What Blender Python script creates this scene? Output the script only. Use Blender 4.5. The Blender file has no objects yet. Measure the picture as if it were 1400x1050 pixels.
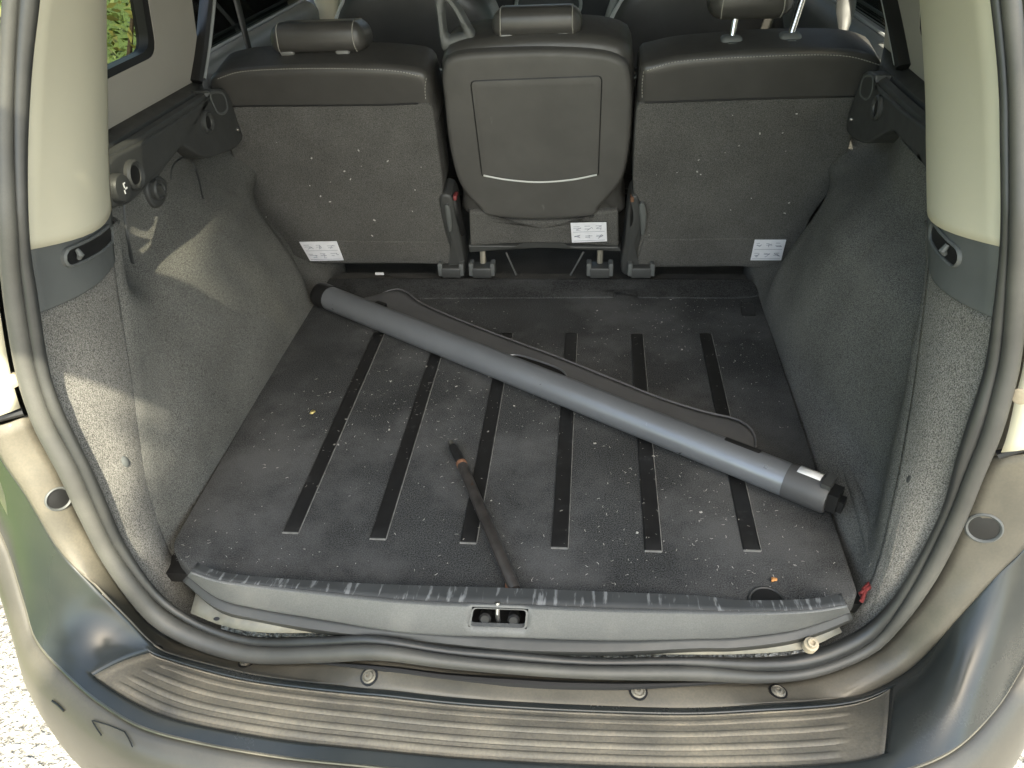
import bpy, bmesh, math, random
from mathutils import Vector, Matrix, Euler, noise
random.seed(7)
R = math.radians
scene = bpy.context.scene
COL = scene.collection

# ------------------------------------------------------------------ camera
F, CX, CY = 1052.0, 700.0, 525.0
CAM = Vector((0.138, 0.0, 0.9))
RX = Vector((0.99495558, 0.01828334, -0.0986363))
RY = Vector((0.09111646, -0.57604134, 0.81232639))
RZ = Vector((-0.04196654, -0.81721606, -0.57480146))
cd = bpy.data.cameras.new('Camera'); cam = bpy.data.objects.new('Camera', cd); COL.objects.link(cam)
cd.sensor_width = 36; cd.lens = F * 36 / 1400; cd.clip_start = 0.02; cd.clip_end = 500
rt = Vector((RX[0], RY[0], RZ[0])); dn = Vector((RX[1], RY[1], RZ[1])); fw = Vector((RX[2], RY[2], RZ[2]))
M = Matrix((rt, -dn, -fw)).transposed().to_4x4(); M.translation = CAM
cam.matrix_world = M
scene.camera = cam
GZ = -0.62                                             # the ground; z = 0 is the boot floor mat

# ------------------------------------------------------------------ light
SUN = Vector((0.20, -0.60, 0.75)).normalized()        # direction towards the sun
w = bpy.data.worlds.new('World'); scene.world = w; w.use_nodes = True
nt = w.node_tree; nt.nodes.clear()
sk = nt.nodes.new('ShaderNodeTexSky'); sk.sky_type = 'NISHITA'; sk.sun_disc = False
sk.sun_elevation = math.asin(SUN.z); sk.sun_rotation = math.atan2(SUN.x, SUN.y)
sk.dust_density = 2.5; sk.air_density = 1.0
bg = nt.nodes.new('ShaderNodeBackground'); bg.inputs[1].default_value = 0.15
wo = nt.nodes.new('ShaderNodeOutputWorld')
nt.links.new(sk.outputs[0], bg.inputs[0]); nt.links.new(bg.outputs[0], wo.inputs[0])
sl = bpy.data.lights.new('Sun', 'SUN'); sl.energy = 3.0; sl.angle = R(0.53); sl.color = (1, .95, .86)
so = bpy.data.objects.new('Sun', sl); COL.objects.link(so)
so.rotation_euler = (-SUN).to_track_quat('-Z', 'Y').to_euler(); so.location = (0, 0, 6)
vs = scene.view_settings
vs.view_transform = 'Standard'; vs.look = 'None'; vs.gamma = 1; vs.use_curve_mapping = False
vs.exposure = 2.22
vs.use_white_balance = True; vs.white_balance_temperature = 7200; vs.white_balance_tint = 3

# ------------------------------------------------------------------ pixel -> place
def ray(px, py):
    d = Vector((px - CX, py - CY, F))
    return Vector((RX.dot(d), RY.dot(d), RZ.dot(d))).normalized()
def hit(px, py, fn, t0=.25, t1=7.0, n=260):
    d = ray(px, py); a = t0; fa = fn(CAM + d * a)
    for i in range(1, n + 1):
        b = t0 + (t1 - t0) * i / n; fb = fn(CAM + d * b)
        if (fa < 0) != (fb < 0):
            for _ in range(40):
                m = (a + b) / 2; fm = fn(CAM + d * m)
                if (fm < 0) == (fa < 0): a = m
                else: b = m
            return CAM + d * ((a + b) / 2)
        a, fa = b, fb
    raise Exception('no hit %s' % ((px, py),))
def zp(c): return lambda p: p.z - c
def yp(c): return lambda p: p.y - c
def xp(c): return lambda p: p.x - c
def tr(pts, fn): return [hit(x, y, fn) for x, y in pts]
def lerp(a, b, t): return a + (b - a) * t
def sst(a, b, x):
    t = min(1, max(0, (x - a) / (b - a))); return t * t * (3 - 2 * t)
def interp(tab, x):
    if x <= tab[0][0]: return tab[0][1]
    for (a, b), (c, d) in zip(tab, tab[1:]):
        if x <= c: return b + (d - b) * (x - a) / (c - a)
    return tab[-1][1]
def smooth(pts, n, closed=False):
    """Catmull-Rom through the points, n samples evenly spaced"""
    P = [Vector(p) for p in pts]; L = len(P); out = []
    segs = L if closed else L - 1
    for i in range(segs):
        p1, p2 = P[i], P[(i + 1) % L]
        p0 = P[i - 1] if (closed or i > 0) else p1 * 2 - p2
        p3 = P[(i + 2) % L] if (closed or i + 2 < L) else p2 * 2 - p1
        for k in range(16):
            t = k / 16
            out.append(.5 * ((2 * p1) + (p2 - p0) * t + (2 * p0 - 5 * p1 + 4 * p2 - p3) * t * t + (3 * p1 - p0 - 3 * p2 + p3) * t ** 3))
    out.append(P[0].copy() if closed else P[-1].copy())
    return resample(out, n + 1 if closed else n)[:n]
def resample(P, n):
    d = [0]
    for a, b in zip(P, P[1:]): d.append(d[-1] + (b - a).length)
    out = []; j = 0
    for i in range(n):
        s = d[-1] * i / (n - 1)
        while j < len(d) - 2 and d[j + 1] < s: j += 1
        L = d[j + 1] - d[j]
        out.append(P[j].lerp(P[j + 1], (s - d[j]) / L if L > 1e-9 else 0))
    return out
def fillet(pts, r, n=5):
    P = [Vector(p) for p in pts]; L = len(P); out = []
    for i in range(L):
        ri = r[i] if isinstance(r, (list, tuple)) else r
        a, b, c = P[i - 1], P[i], P[(i + 1) % L]
        if ri <= 0: out.append(b); continue
        u = (a - b); v = (c - b); k = min(ri, u.length * .48, v.length * .48)
        s, e = b + u.normalized() * k, b + v.normalized() * k
        for q in range(n + 1):
            t = q / n; out.append(s * (1 - t) ** 2 + b * 2 * t * (1 - t) + e * t * t)
    return out

from mathutils.bvhtree import BVHTree
def cast(px, py, o):
    bv = BVHTree.FromPolygons([v.co for v in o.data.vertices], [p.vertices for p in o.data.polygons])
    loc, nv, _, _ = bv.ray_cast(CAM, ray(px, py)); 
    if nv.dot(ray(px, py)) > 0: nv = -nv
    return loc, nv

# ------------------------------------------------------------------ mesh helpers
class MB:
    def __init__(s): s.v = []; s.f = []
    def add(s, vs, fs):
        o = len(s.v); s.v += [Vector(p) for p in vs]; s.f += [tuple(i + o for i in q) for q in fs]; return s
    def grid(s, rows, closed=False):
        n = len(rows[0]); fs = []
        for i in range(len(rows) - 1):
            for j in range(n if closed else n - 1):
                k = (j + 1) % n
                fs.append((i * n + j, i * n + k, (i + 1) * n + k, (i + 1) * n + j))
        return s.add([p for r in rows for p in r], fs)
    def box(s, c, size, rot=None):
        c = Vector(c); h = Vector(size) / 2; vs = []
        for x in (-1, 1):
            for y in (-1, 1):
                for z in (-1, 1):
                    p = Vector((x * h.x, y * h.y, z * h.z))
                    if rot: p = rot @ p
                    vs.append(c + p)
        return s.add(vs, [(0, 1, 3, 2), (4, 6, 7, 5), (0, 4, 5, 1), (2, 3, 7, 6), (0, 2, 6, 4), (1, 5, 7, 3)])
    def rbox(s, c, size, r, rot=None, seg=3, taper=None):
        bm = bmesh.new(); bmesh.ops.create_cube(bm, size=1)
        for v in bm.verts: v.co = Vector((v.co.x * size[0], v.co.y * size[1], v.co.z * size[2]))
        bmesh.ops.bevel(bm, geom=bm.edges[:], offset=r, segments=seg, profile=.5, affect='EDGES', clamp_overlap=True)
        bm.verts.index_update(); vs = []
        for v in bm.verts:
            p = v.co.copy()
            if taper: p = taper(p)
            if rot: p = rot @ p
            vs.append(p + Vector(c))
        fs = [tuple(v.index for v in f.verts) for f in bm.faces]; bm.free()
        return s.add(vs, fs)
    def tube(s, path, rad, n=12, caps=True, flat=None):
        P = [Vector(p) for p in path]; rows = []; up = Vector((0, 0, 1))
        T = [(P[min(i + 1, len(P) - 1)] - P[max(i - 1, 0)]).normalized() for i in range(len(P))]
        u = up.cross(T[0])
        if u.length < .05: u = Vector((1, 0, 0)).cross(T[0])
        u.normalize()
        for i, p in enumerate(P):
            u = (u - T[i] * u.dot(T[i])).normalized(); v = T[i].cross(u)
            r = rad[i] if isinstance(rad, (list, tuple)) else rad
            rows.append([p + (u * math.cos(a) + v * math.sin(a) * (flat or 1)) * r for a in (2 * math.pi * k / n for k in range(n))])
        o = len(s.v); s.grid(rows, True)
        if caps:
            s.f.append(tuple(o + k for k in reversed(range(n))))
            s.f.append(tuple(o + (len(P) - 1) * n + k for k in range(n)))
        return s
    def puff(s, outline, back, depth, r=.01, crown=0., seg=4, inset_back=0.):
        """closed outline, extruded along `back`, rounded front rim, domed front"""
        P = [Vector(p) for p in outline]; n = len(P); b = Vector(back).normalized()
        nrm = []
        area = Vector((0, 0, 0)); c = sum(P, Vector()) / n
        for i in range(n): area += (P[i] - c).cross(P[(i + 1) % n] - c)
        sg = 1 if area.dot(b) > 0 else -1
        for i in range(n):
            t = (P[(i + 1) % n] - P[i - 1]); q = b.cross(t) * sg
            nrm.append(q.normalized() if q.length > 1e-9 else Vector())
        rows = [[p + b * depth + nrm[i] * inset_back for i, p in enumerate(P)]]
        for k in range(seg + 1):
            a = math.pi / 2 * k / seg
            rows.append([p + nrm[i] * r * (1 - math.cos(a)) + b * r * (1 - math.sin(a)) for i, p in enumerate(P)])
        base = rows[-1]; cc = sum(base, Vector()) / n
        for t in (.9, .7, .45, .2):
            rows.append([cc.lerp(p, t) - b * crown * (1 - t * t) for p in base])
        o = len(s.v); s.grid(rows, True); L = len(rows)
        s.v.append(cc - b * crown); ci = len(s.v) - 1
        for j in range(n): s.f.append((o + (L - 1) * n + j, o + (L - 1) * n + (j + 1) % n, ci))
        s.f.append(tuple(o + j for j in reversed(range(n))))
        return s
    def disc(s, c, nrm, rx, n=20, ry=None, axis=None):
        nrm = Vector(nrm).normalized(); u = Vector(axis or (0, 0, 1)); u = (u - nrm * u.dot(nrm)).normalized(); v = nrm.cross(u)
        pts = [Vector(c) + u * (ry or rx) * math.cos(2 * math.pi * k / n) + v * rx * math.sin(2 * math.pi * k / n) for k in range(n)]
        return s.add(pts, [tuple(range(n))])
    def lathe(s, c, ax, prof, n=24, axis=None, sx=1.):
        """prof: (radius, height along ax)"""
        ax = Vector(ax).normalized(); u = Vector(axis or (0, 0, 1)); u = (u - ax * u.dot(ax))
        if u.length < .05: u = Vector((1, 0, 0)); u = u - ax * u.dot(ax)
        u.normalize(); v = ax.cross(u)
        rows = [[Vector(c) + ax * h + (u * math.cos(2 * math.pi * k / n) + v * sx * math.sin(2 * math.pi * k / n)) * r for k in range(n)] for r, h in prof]
        return s.grid(rows, True)
    def build(s, name, m, parent=None, smooth=True, solid=0, auto=35, loc=None):
        me = bpy.data.meshes.new(name); me.from_pydata([tuple(v) for v in s.v], [], s.f)
        bm = bmesh.new(); bm.from_mesh(me); bmesh.ops.remove_doubles(bm, verts=bm.verts[:], dist=1e-6)
        bmesh.ops.recalc_face_normals(bm, faces=bm.faces[:]); bm.to_mesh(me); bm.free()
        if smooth:
            me.polygons.foreach_set('use_smooth', [True] * len(me.polygons))
            me.set_sharp_from_angle(angle=R(auto))
        me.materials.append(m)
        o = bpy.data.objects.new(name, me); COL.objects.link(o)
        if solid:
            mo = o.modifiers.new('solid', 'SOLIDIFY'); mo.thickness = abs(solid); mo.offset = -1 if solid > 0 else 1
        if loc is not None:
            me.transform(Matrix.Translation(-Vector(loc))); o.location = loc
        if parent: attach(o, parent)
        return o
def attach(o, parent):
    o.parent = parent
    off = Vector(); p = parent
    while p is not None:
        off += p.location; p = p.parent
    o.matrix_parent_inverse = Matrix.Translation(-off) if parent.type == 'EMPTY' else Matrix()
def empty(name, loc):
    o = bpy.data.objects.new(name, None); COL.objects.link(o); o.location = loc; o.empty_display_size = .05; return o
def tag(o, label=None, cat=None, group=None, kind=None):
    if label: o['label'] = label
    if cat: o['category'] = cat
    if group: o['group'] = group
    if kind: o['kind'] = kind
    return o

# ------------------------------------------------------------------ materials
def C(*c): return (c[0], c[1], c[2], 1)
def mat(name, col, rough=.6, metal=0., var=.12, vs=9., fine=0., fs=600., bump=0., bs=500., bd=.001, dust=None, spec=.5, coat=0., sheen=0., streak=None, rvar=.0, wear=None):
    m = bpy.data.materials.new(name); m.use_nodes = True; t = m.node_tree; N = t.nodes; L = t.links
    p = N['Principled BSDF']
    co = N.new('ShaderNodeTexCoord').outputs['Object']
    def nz(scale, detail=3., rg=.55, vec=None):
        n = N.new('ShaderNodeTexNoise'); n.inputs['Scale'].default_value = scale; n.inputs['Detail'].default_value = detail; n.inputs['Roughness'].default_value = rg
        L.new(vec or co, n.inputs['Vector']); return n.outputs['Fac']
    def ramp(x, a, b, lo=0., hi=1.):
        r = N.new('ShaderNodeMapRange'); r.inputs[1].default_value = a; r.inputs[2].default_value = b; r.inputs[3].default_value = lo; r.inputs[4].default_value = hi
        L.new(x, r.inputs[0]); return r.outputs[0]
    def mix(f, a, b, mode='MIX'):
        x = N.new('ShaderNodeMix'); x.data_type = 'RGBA'; x.blend_type = mode
        for s, q in ((x.inputs['Factor'], f), (x.inputs['A'], a), (x.inputs['B'], b)):
            if isinstance(q, (tuple, float, int)): s.default_value = q
            else: L.new(q, s)
        return x.outputs['Result']
    c = C(*col)
    if var:
        k = ramp(nz(vs, 5.), .3, .7, 1 - var, 1 + var); g = N.new('ShaderNodeCombineColor')
        for i in range(3): L.new(k, g.inputs[i])
        c = mix(1., c, g.outputs[0], 'MULTIPLY')
    if fine:
        k = ramp(nz(fs, 2., .7), .36, .64, 1 - fine, 1 + fine); g = N.new('ShaderNodeCombineColor')
        for i in range(3): L.new(k, g.inputs[i])
        c = mix(1., c, g.outputs[0], 'MULTIPLY')
    rr = rough
    if wear:                                           # pale rubbed patches: colour, scale, threshold, amount
        wc, ws, wt, wa = wear
        f = ramp(nz(ws, 6., .65), wt, wt + .18, 0, wa); c = mix(f, c, C(*wc))
    if streak:                                         # scratches: colour, stretch, threshold, amount
        scol, svec, st, sa = streak
        mp = N.new('ShaderNodeMapping'); mp.inputs['Scale'].default_value = svec; L.new(co, mp.inputs[0])
        f = ramp(nz(1., 4., .6, mp.outputs[0]), st, st + .08, 0, sa); c = mix(f, c, C(*scol))
    if dust:                                           # colour, amount, scale, sharp
        dc, da, ds, dt = dust
        a = ramp(nz(ds, 4., .55), dt, dt + .35, 0, 1); b = ramp(nz(ds * 60, 2.), .3, .7, .65, 1)
        mu = N.new('ShaderNodeMath'); mu.operation = 'MULTIPLY'; L.new(a, mu.inputs[0]); L.new(b, mu.inputs[1])
        m2 = N.new('ShaderNodeMath'); m2.operation = 'MULTIPLY'; L.new(mu.outputs[0], m2.inputs[0]); m2.inputs[1].default_value = da
        c = mix(m2.outputs[0], c, C(*dc))
        r = N.new('ShaderNodeMapRange'); r.inputs[3].default_value = rough; r.inputs[4].default_value = .85; L.new(m2.outputs[0], r.inputs[0])
        L.new(r.outputs[0], p.inputs['Roughness']); rr = None
        if coat:
            r2 = N.new('ShaderNodeMapRange'); r2.inputs[3].default_value = coat; r2.inputs[4].default_value = 0; L.new(m2.outputs[0], r2.inputs[0]); L.new(r2.outputs[0], p.inputs['Coat Weight'])
    if isinstance(c, tuple): p.inputs['Base Color'].default_value = c
    else: L.new(c, p.inputs['Base Color'])
    if rr is not None:
        if rvar: L.new(ramp(nz(vs * 2.3, 4.), .3, .7, rr - rvar, rr + rvar), p.inputs['Roughness'])
        else: p.inputs['Roughness'].default_value = rr
        if coat: p.inputs['Coat Weight'].default_value = coat
    p.inputs['Coat Roughness'].default_value = .06
    p.inputs['Metallic'].default_value = metal; p.inputs['Specular IOR Level'].default_value = spec
    if sheen: p.inputs['Sheen Weight'].default_value = sheen; p.inputs['Sheen Roughness'].default_value = .6
    if bump:
        bn = N.new('ShaderNodeBump'); bn.inputs['Strength'].default_value = bump; bn.inputs['Distance'].default_value = bd
        L.new(nz(bs, 2.), bn.inputs['Height']); L.new(bn.outputs[0], p.inputs['Normal'])
    return m
def glass_mat(name, tint, refl=.06):
    m = bpy.data.materials.new(name); m.use_nodes = True; t = m.node_tree; t.nodes.clear()
    o = t.nodes.new('ShaderNodeOutputMaterial'); a = t.nodes.new('ShaderNodeBsdfTransparent'); g = t.nodes.new('ShaderNodeBsdfGlossy')
    a.inputs[0].default_value = C(*tint); g.inputs['Roughness'].default_value = .03
    x = t.nodes.new('ShaderNodeMixShader'); fr = t.nodes.new('ShaderNodeFresnel'); fr.inputs[0].default_value = 1.45
    t.links.new(fr.outputs[0], x.inputs[0]); t.links.new(a.outputs[0], x.inputs[1]); t.links.new(g.outputs[0], x.inputs[2]); t.links.new(x.outputs[0], o.inputs[0])
    return m
DUST = (.42, .36, .26)
carpet = mat('wall_carpet', (.125, .123, .112), .95, var=.16, vs=7, fine=.55, fs=580, bump=.8, bs=580, bd=.002, spec=.15, wear=((.17, .165, .15), 5, .52, .5))
pillar_carpet = mat('pillar_carpet', (.18, .172, .155), .95, var=.1, vs=9, fine=.6, fs=600, bump=.8, bs=600, bd=.002, spec=.15)
seat_carpet = mat('seat_carpet', (.085, .083, .077), .95, var=.14, vs=9, fine=.40, fs=600, bump=.6, bs=600, bd=.0015, spec=.15)
mat_carpet = mat('mat_felt', (.043, .0445, .0445), .95, var=.22, vs=6, fine=.75, fs=520, bump=.8, bs=520, bd=.0015, spec=.12, wear=((.105, .106, .105), 3.6, .45, .6))
rubber_strip = mat('strip_rubber', (.010, .010, .010), .42, var=.3, vs=40, wear=((.08, .08, .08), 30, .60, .6))
leather = mat('black_leather', (.050, .048, .044), .36, var=.1, vs=20, bump=.35, bs=700, bd=.0006, spec=.5, rvar=.05)
seat_plastic = mat('seat_back_plastic', (.075, .072, .066), .55, var=.12, vs=10, bump=.25, bs=1500, bd=.0004, rvar=.06, streak=((.16, .16, .15), (60, 60, 9), .70, .5))
plastic = mat('trim_plastic', (.045, .046, .044), .5, var=.1, vs=12, bump=.25, bs=1600, bd=.0004, rvar=.06)
plastic_lt = mat('grey_trim_plastic', (.095, .10, .096), .55, var=.1, vs=12, bump=.3, bs=1600, bd=.0004, rvar=.06)
black = mat('black_plastic', (.010, .010, .010), .45, var=.1)
beige = mat('beige_trim', (.56, .525, .40), .6, var=.03, vs=5, bump=.12, bs=1800, bd=.0003)
greige = mat('grey_beige_trim', (.33, .31, .27), .6, var=.04, vs=5, bump=.12, bs=1800, bd=.0003)
seal_rubber = mat('seal_rubber', (.060, .059, .053), .46, var=.12, vs=14, dust=((.20, .19, .155), .35, 9, .42))
seal_rubber2 = mat('seal_rubber_inner', (.030, .031, .030), .36, var=.12, vs=14, dust=((.18, .17, .14), .25, 9, .45))
paint = mat('body_paint', (.075, .078, .068), .32, metal=.45, var=.06, vs=5, coat=.8, dust=(DUST, .75, 6, .40))
paint_dusty = mat('body_paint_dusty', (.07, .067, .055), .45, metal=.2, var=.1, vs=5, coat=.4, dust=((.20, .175, .13), .85, 5, .30))
bumper_m = mat('bumper_plastic', (.026, .030, .029), .24, var=.1, vs=6, rvar=.05, dust=((.2, .18, .14), .14, 5, .45))
pad_m = mat('step_pad_plastic', (.05, .052, .05), .5, var=.15, vs=6, dust=((.36, .31, .22), .9, 4, .30), fine=.25, fs=300)
bumper_out = mat('bumper_outer', (.075, .07, .058), .42, metal=.2, var=.06, vs=5, coat=.2, dust=((.20, .18, .135), .6, 4, .38))
sill_grey = mat('sill_trim_plastic', (.105, .108, .105), .52, var=.08, vs=9, fine=.12, fs=500, bump=.35, bs=700, bd=.0004, rvar=.06, dust=((.3, .29, .26), .3, 12, .5))
sill_dark = mat('sill_trim_top', (.05, .053, .053), .55, var=.15, vs=18, bump=.3, bs=900, bd=.0006, streak=((.24, .25, .25), (110, 14, 60), .56, .75))
metal_dirty = mat('dirty_metal', (.16, .155, .13), .5, metal=.4, var=.25, vs=25, dust=(DUST, .6, 14, .4))
dark_metal = mat('dark_metal', (.03, .03, .03), .45, metal=.6, var=.2, vs=30)
steel = mat('steel', (.42, .41, .39), .35, metal=1., var=.15, vs=60)
chrome = mat('chrome', (.6, .6, .6), .15, metal=1., var=.05)
tube_m = mat('roller_tube', (.19, .20, .215), .32, metal=.5, var=.05, vs=10, rvar=.05, streak=((.45, .46, .47), (45, 45, 45), .71, .6))
cap_m = mat('roller_cap', (.055, .056, .058), .5, var=.1, rvar=.05)
flap_m = mat('cover_flap', (.10, .101, .104), .6, var=.1, vs=14, bump=.3, bs=900, bd=.0005)
white = mat('white_paper', (.75, .75, .74), .7, var=.05)
cream = mat('cream_housing', (.80, .74, .55), .45, var=.04, vs=5, dust=((.50, .42, .28), .4, 7, .55))
stain_m = mat('stain', (.45, .38, .27), .7, var=.2, vs=80)
rod_m = mat('rod_steel', (.075, .068, .063), .36, metal=.6, var=.35, vs=30, wear=((.25, .24, .24), 22, .63, .8), streak=((.10, .045, .02), (40, 25, 60), .62, .7))
rust = mat('rust', (.16, .075, .04), .8, var=.4, vs=120)
red_wire = mat('red_wire', (.17, .03, .03), .5, var=.1)
thread = mat('seam_thread', (.26, .25, .22), .8, var=.05)
strip_edge_m = mat('strip_edge_pale', (.16, .16, .15), .8, var=.4, vs=60)
piping = mat('seat_piping', (.5, .51, .48), .5, var=.05)
glass_t = glass_mat('tinted_glass', (.30, .30, .25)); glass_d = glass_mat('dark_glass', (.5, .52, .46)); glass_p = glass_mat('privacy_glass', (.42, .42, .39)); glass_c = glass_mat('clear_glass', (.85, .88, .86))
grey_lt = mat('light_grey_trim', (.30, .31, .31), .5, var=.05)
guide_m = mat('guide_plastic', (.17, .17, .16), .45, var=.1)
door_grey = mat('door_panel', (.19, .195, .19), .40, var=.08, bump=.2, bs=900, bd=.0005)
tyre_m = mat('tyre_rubber', (.02, .02, .02), .85, var=.2)
sticker = mat('printed_sticker', (.72, .72, .75), .5, var=.04, vs=60)
ink = mat('sticker_ink', (.16, .17, .22), .6, var=.1)
ground_m = mat('pale_gravel', (.34, .32, .285), .9, var=.12, vs=3, fine=.6, fs=75, bump=1., bs=75, bd=.02)
grass_m = mat('lawn', (.10, .16, .035), .9, var=.3, vs=3, fine=.5, fs=60, bump=.8, bs=60, bd=.03)
leaf_m = mat('shrub_leaf', (.10, .15, .035), .55, var=.5, vs=6)
leaf_y = mat('shrub_leaf_yellow', (.17, .18, .05), .55, var=.4, vs=6)
bark = mat('bark', (.08, .06, .045), .9, var=.3, vs=20)

# ------------------------------------------------------------------ ground
tag(MB().grid([[Vector((x, y, GZ)) for x in (-160, 160)] for y in (-160, 160)]).build('ground', ground_m, smooth=False), kind='structure')
tag(MB().grid([[Vector((x, y, GZ + .02)) for x in (-60, -1.75)] for y in (-60, 60)]).build('lawn', grass_m, smooth=False), kind='structure')

car = empty('car', (0, 2.0, GZ))
tag(car, 'dark grey people carrier with its tailgate raised and its boot open', 'car')

# ------------------------------------------------------------------ opening surface, seal, channel
YO = [(-.6, .655), (0, .655), (.3, .685), (.55, .742), (.8, .845), (1.05, 1.0)]
def fo(off=0): return lambda p: p.y - (interp(YO, p.z) + .25 * p.x * p.x + off)
S_OUT = [(8, -60), (2, 40), (-2, 120), (-4, 220), (0, 330), (5, 400), (21, 500), (38, 560), (54, 600), (82, 650), (104, 700), (132, 750), (171, 811), (214, 861), (286, 893), (357, 905), (450, 904), (521, 902), (610, 913), (700, 922), (807, 928), (950, 932), (1043, 934), (1114, 925), (1186, 897), (1221, 868), (1275, 800), (1311, 729), (1339, 660), (1367, 600), (1382, 540), (1397, 470), (1404, 335), (1406, 200), (1402, 100), (1390, -60)]
S_MID = [(30, -60), (24, 20), (19, 100), (17, 200), (23, 330), (30, 400), (47, 500), (66, 560), (86, 600), (112, 650), (134, 700), (156, 750), (200, 807), (243, 843), (300, 871), (357, 886), (450, 884), (521, 882), (610, 896), (700, 904), (807, 911), (950, 910), (1043, 918), (1114, 912), (1186, 882), (1229, 836), (1275, 754), (1307, 689), (1325, 640), (1339, 600), (1358, 540), (1371, 480), (1382, 335), (1382, 200), (1380, 100), (1364, -60)]
S_IN = [(60, -60), (52, 0), (41, 100), (36, 220), (38, 330), (50, 400), (64, 500), (85, 560), (104, 600), (128, 650), (150, 700), (178, 756), (214, 808), (257, 841), (303, 861), (357, 870), (450, 870), (503, 868), (610, 884), (700, 891), (807, 900), (900, 900), (1007, 900), (1096, 893), (1168, 864), (1221, 821), (1257, 764), (1291, 696), (1305, 640), (1316, 600), (1337, 540), (1352, 480), (1369, 335), (1370, 200), (1366, 90), (1350, -60)]
def px_mid(a, b, n):
    A = smooth([Vector((x, y, 0)) for x, y in a], n); B = smooth([Vector((x, y, 0)) for x, y in b], n)
    return [((p.x + q.x) / 2, (p.y + q.y) / 2) for p, q in zip(A, B)], [(p - q).length for p, q in zip(A, B)]
def seal_path(a, b, off, n=150):
    mid, wd = px_mid(a, b, n); P = tr(mid, fo(off))
    rd = [w_ / F * (p - CAM).dot(fw) / 2 for w_, p in zip(wd, P)]
    l0, r0 = P[0], P[-1]                               # close the loop over the roof end, out of frame
    top = smooth([l0, l0 + Vector((.02, .05, .1)), l0 + Vector((.07, .12, .19)), l0 + Vector((.2, .15, .235)), Vector((0, l0.y + .13, l0.z + .255)), r0 + Vector((-.2, .15, .235)), r0 + Vector((-.07, .12, .19)), r0 + Vector((-.02, .05, .1)), r0], 60)
    return P + list(top[::-1][1:-1]), rd + [rd[0]] * 58
def ring_tube(mb, P, rd, n=12):
    L = len(P); rows = []
    ctr = sum(P, Vector()) / L
    for i, p in enumerate(P):
        t = (P[(i + 1) % L] - P[i - 1]).normalized(); v = Vector((0, -1, .15)); v = (v - t * v.dot(t)).normalized(); u = t.cross(v)
        rows.append([p + (u * math.cos(a) + v * math.sin(a) * .9) * rd[i] for a in (2 * math.pi * k / n for k in range(n))])
    rows.append(rows[0]); return mb.grid(rows, True)
Po, Ro = seal_path(S_OUT, S_MID, -.006); Pi, Ri = seal_path(S_MID, S_IN, .008)
sg_ = lambda L: [sum(L[max(0, i - 4):i + 5]) / len(L[max(0, i - 4):i + 5]) for i in range(len(L))]
Ro, Ri = [max(.008, r) * 1.02 for r in sg_(Ro)], [max(.006, r) * 1.05 for r in sg_(Ri)]
seal = ring_tube(MB(), Po, Ro, 14).build('door_seal', seal_rubber, car)
ring_tube(MB(), Pi, Ri).build('seal_bead', seal_rubber2, seal)

LINE_L = [(-70, 0), (-85, 200), (-78, 350), (-55, 480), (-28, 560), (0, 620), (37, 675), (79, 746), (118, 789), (171, 843), (214, 886)]
LINE_B = [(250, 900), (304, 914), (357, 925), (428, 934), (500, 941), (539, 944), (629, 954), (736, 961), (850, 966), (950, 968), (1043, 963), (1150, 955), (1204, 939)]
LINE_R = [(1257, 904), (1311, 843), (1364, 782), (1400, 746), (1440, 690), (1470, 600), (1490, 420), (1485, 200), (1465, 0)]
NL = 160
line3 = tr([(p.x, p.y) for p in smooth([Vector((x, y, 0)) for x, y in LINE_L + LINE_B + LINE_R], NL)], fo(-.035))
sout3 = tr([(p.x, p.y) for p in smooth([Vector((x, y, 0)) for x, y in S_OUT[1:-1]], NL)], fo(.004))
# painted flange between seal and bumper; the lamp housings (upper ends) are cream
def by_z(P, zcut):
    return [i for i, p in enumerate(P) if p.z > zcut]
def flange(i0, i1, name, m, off=0.):
    rows = []
    for k in range(7):
        t = k / 6; rows.append([sout3[i].lerp(line3[i], t) + Vector((0, -.012 * math.sin(math.pi * t) + off, 0)) for i in range(i0, i1 + 1)])
    return MB().grid(rows).build(name, m, car, solid=.003)
iL = next(i for i in range(NL) if (lambda q: q > 572)(CY + F * (line3[i].lerp(sout3[i], .5) - CAM).dot(dn) / (line3[i].lerp(sout3[i], .5) - CAM).dot(fw)))
iR = max(i for i in range(NL) if (CY + F * (line3[i].lerp(sout3[i], .5) - CAM).dot(dn) / (line3[i].lerp(sout3[i], .5) - CAM).dot(fw)) > 592)
flo = flange(iL, iR, 'tailgate_flange', paint_dusty)
hl = flange(0, iL - 1, 'lamp_housing', cream, -.012); hr = flange(iR + 1, NL - 1, 'lamp_housing', cream, -.012)
hl['label'] = 'cream lamp housing beside the seal'; hr['label'] = 'cream lamp housing beside the seal'
for (px, py, par) in ((16, 520, hl), (1396, 541, hr)):
    p, nv = cast(px, py, par); MB().lathe(p, nv, [(.0, .0042), (.009, .004), (.010, .0035), (.011, -.004)], 18).build('stain_spot', stain_m, par)
for a, b in ((iL - 1, iL), (iR, iR + 1)):              # dark gap strip under the lamp housing
    q0, q1 = sout3[a].lerp(sout3[b], .5), line3[a].lerp(line3[b], .5)
    MB().tube([q0 + Vector((0, -.008, 0)), q1 + Vector((0, -.012, 0))], .006, 8).build('gap_strip', black, car)
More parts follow.
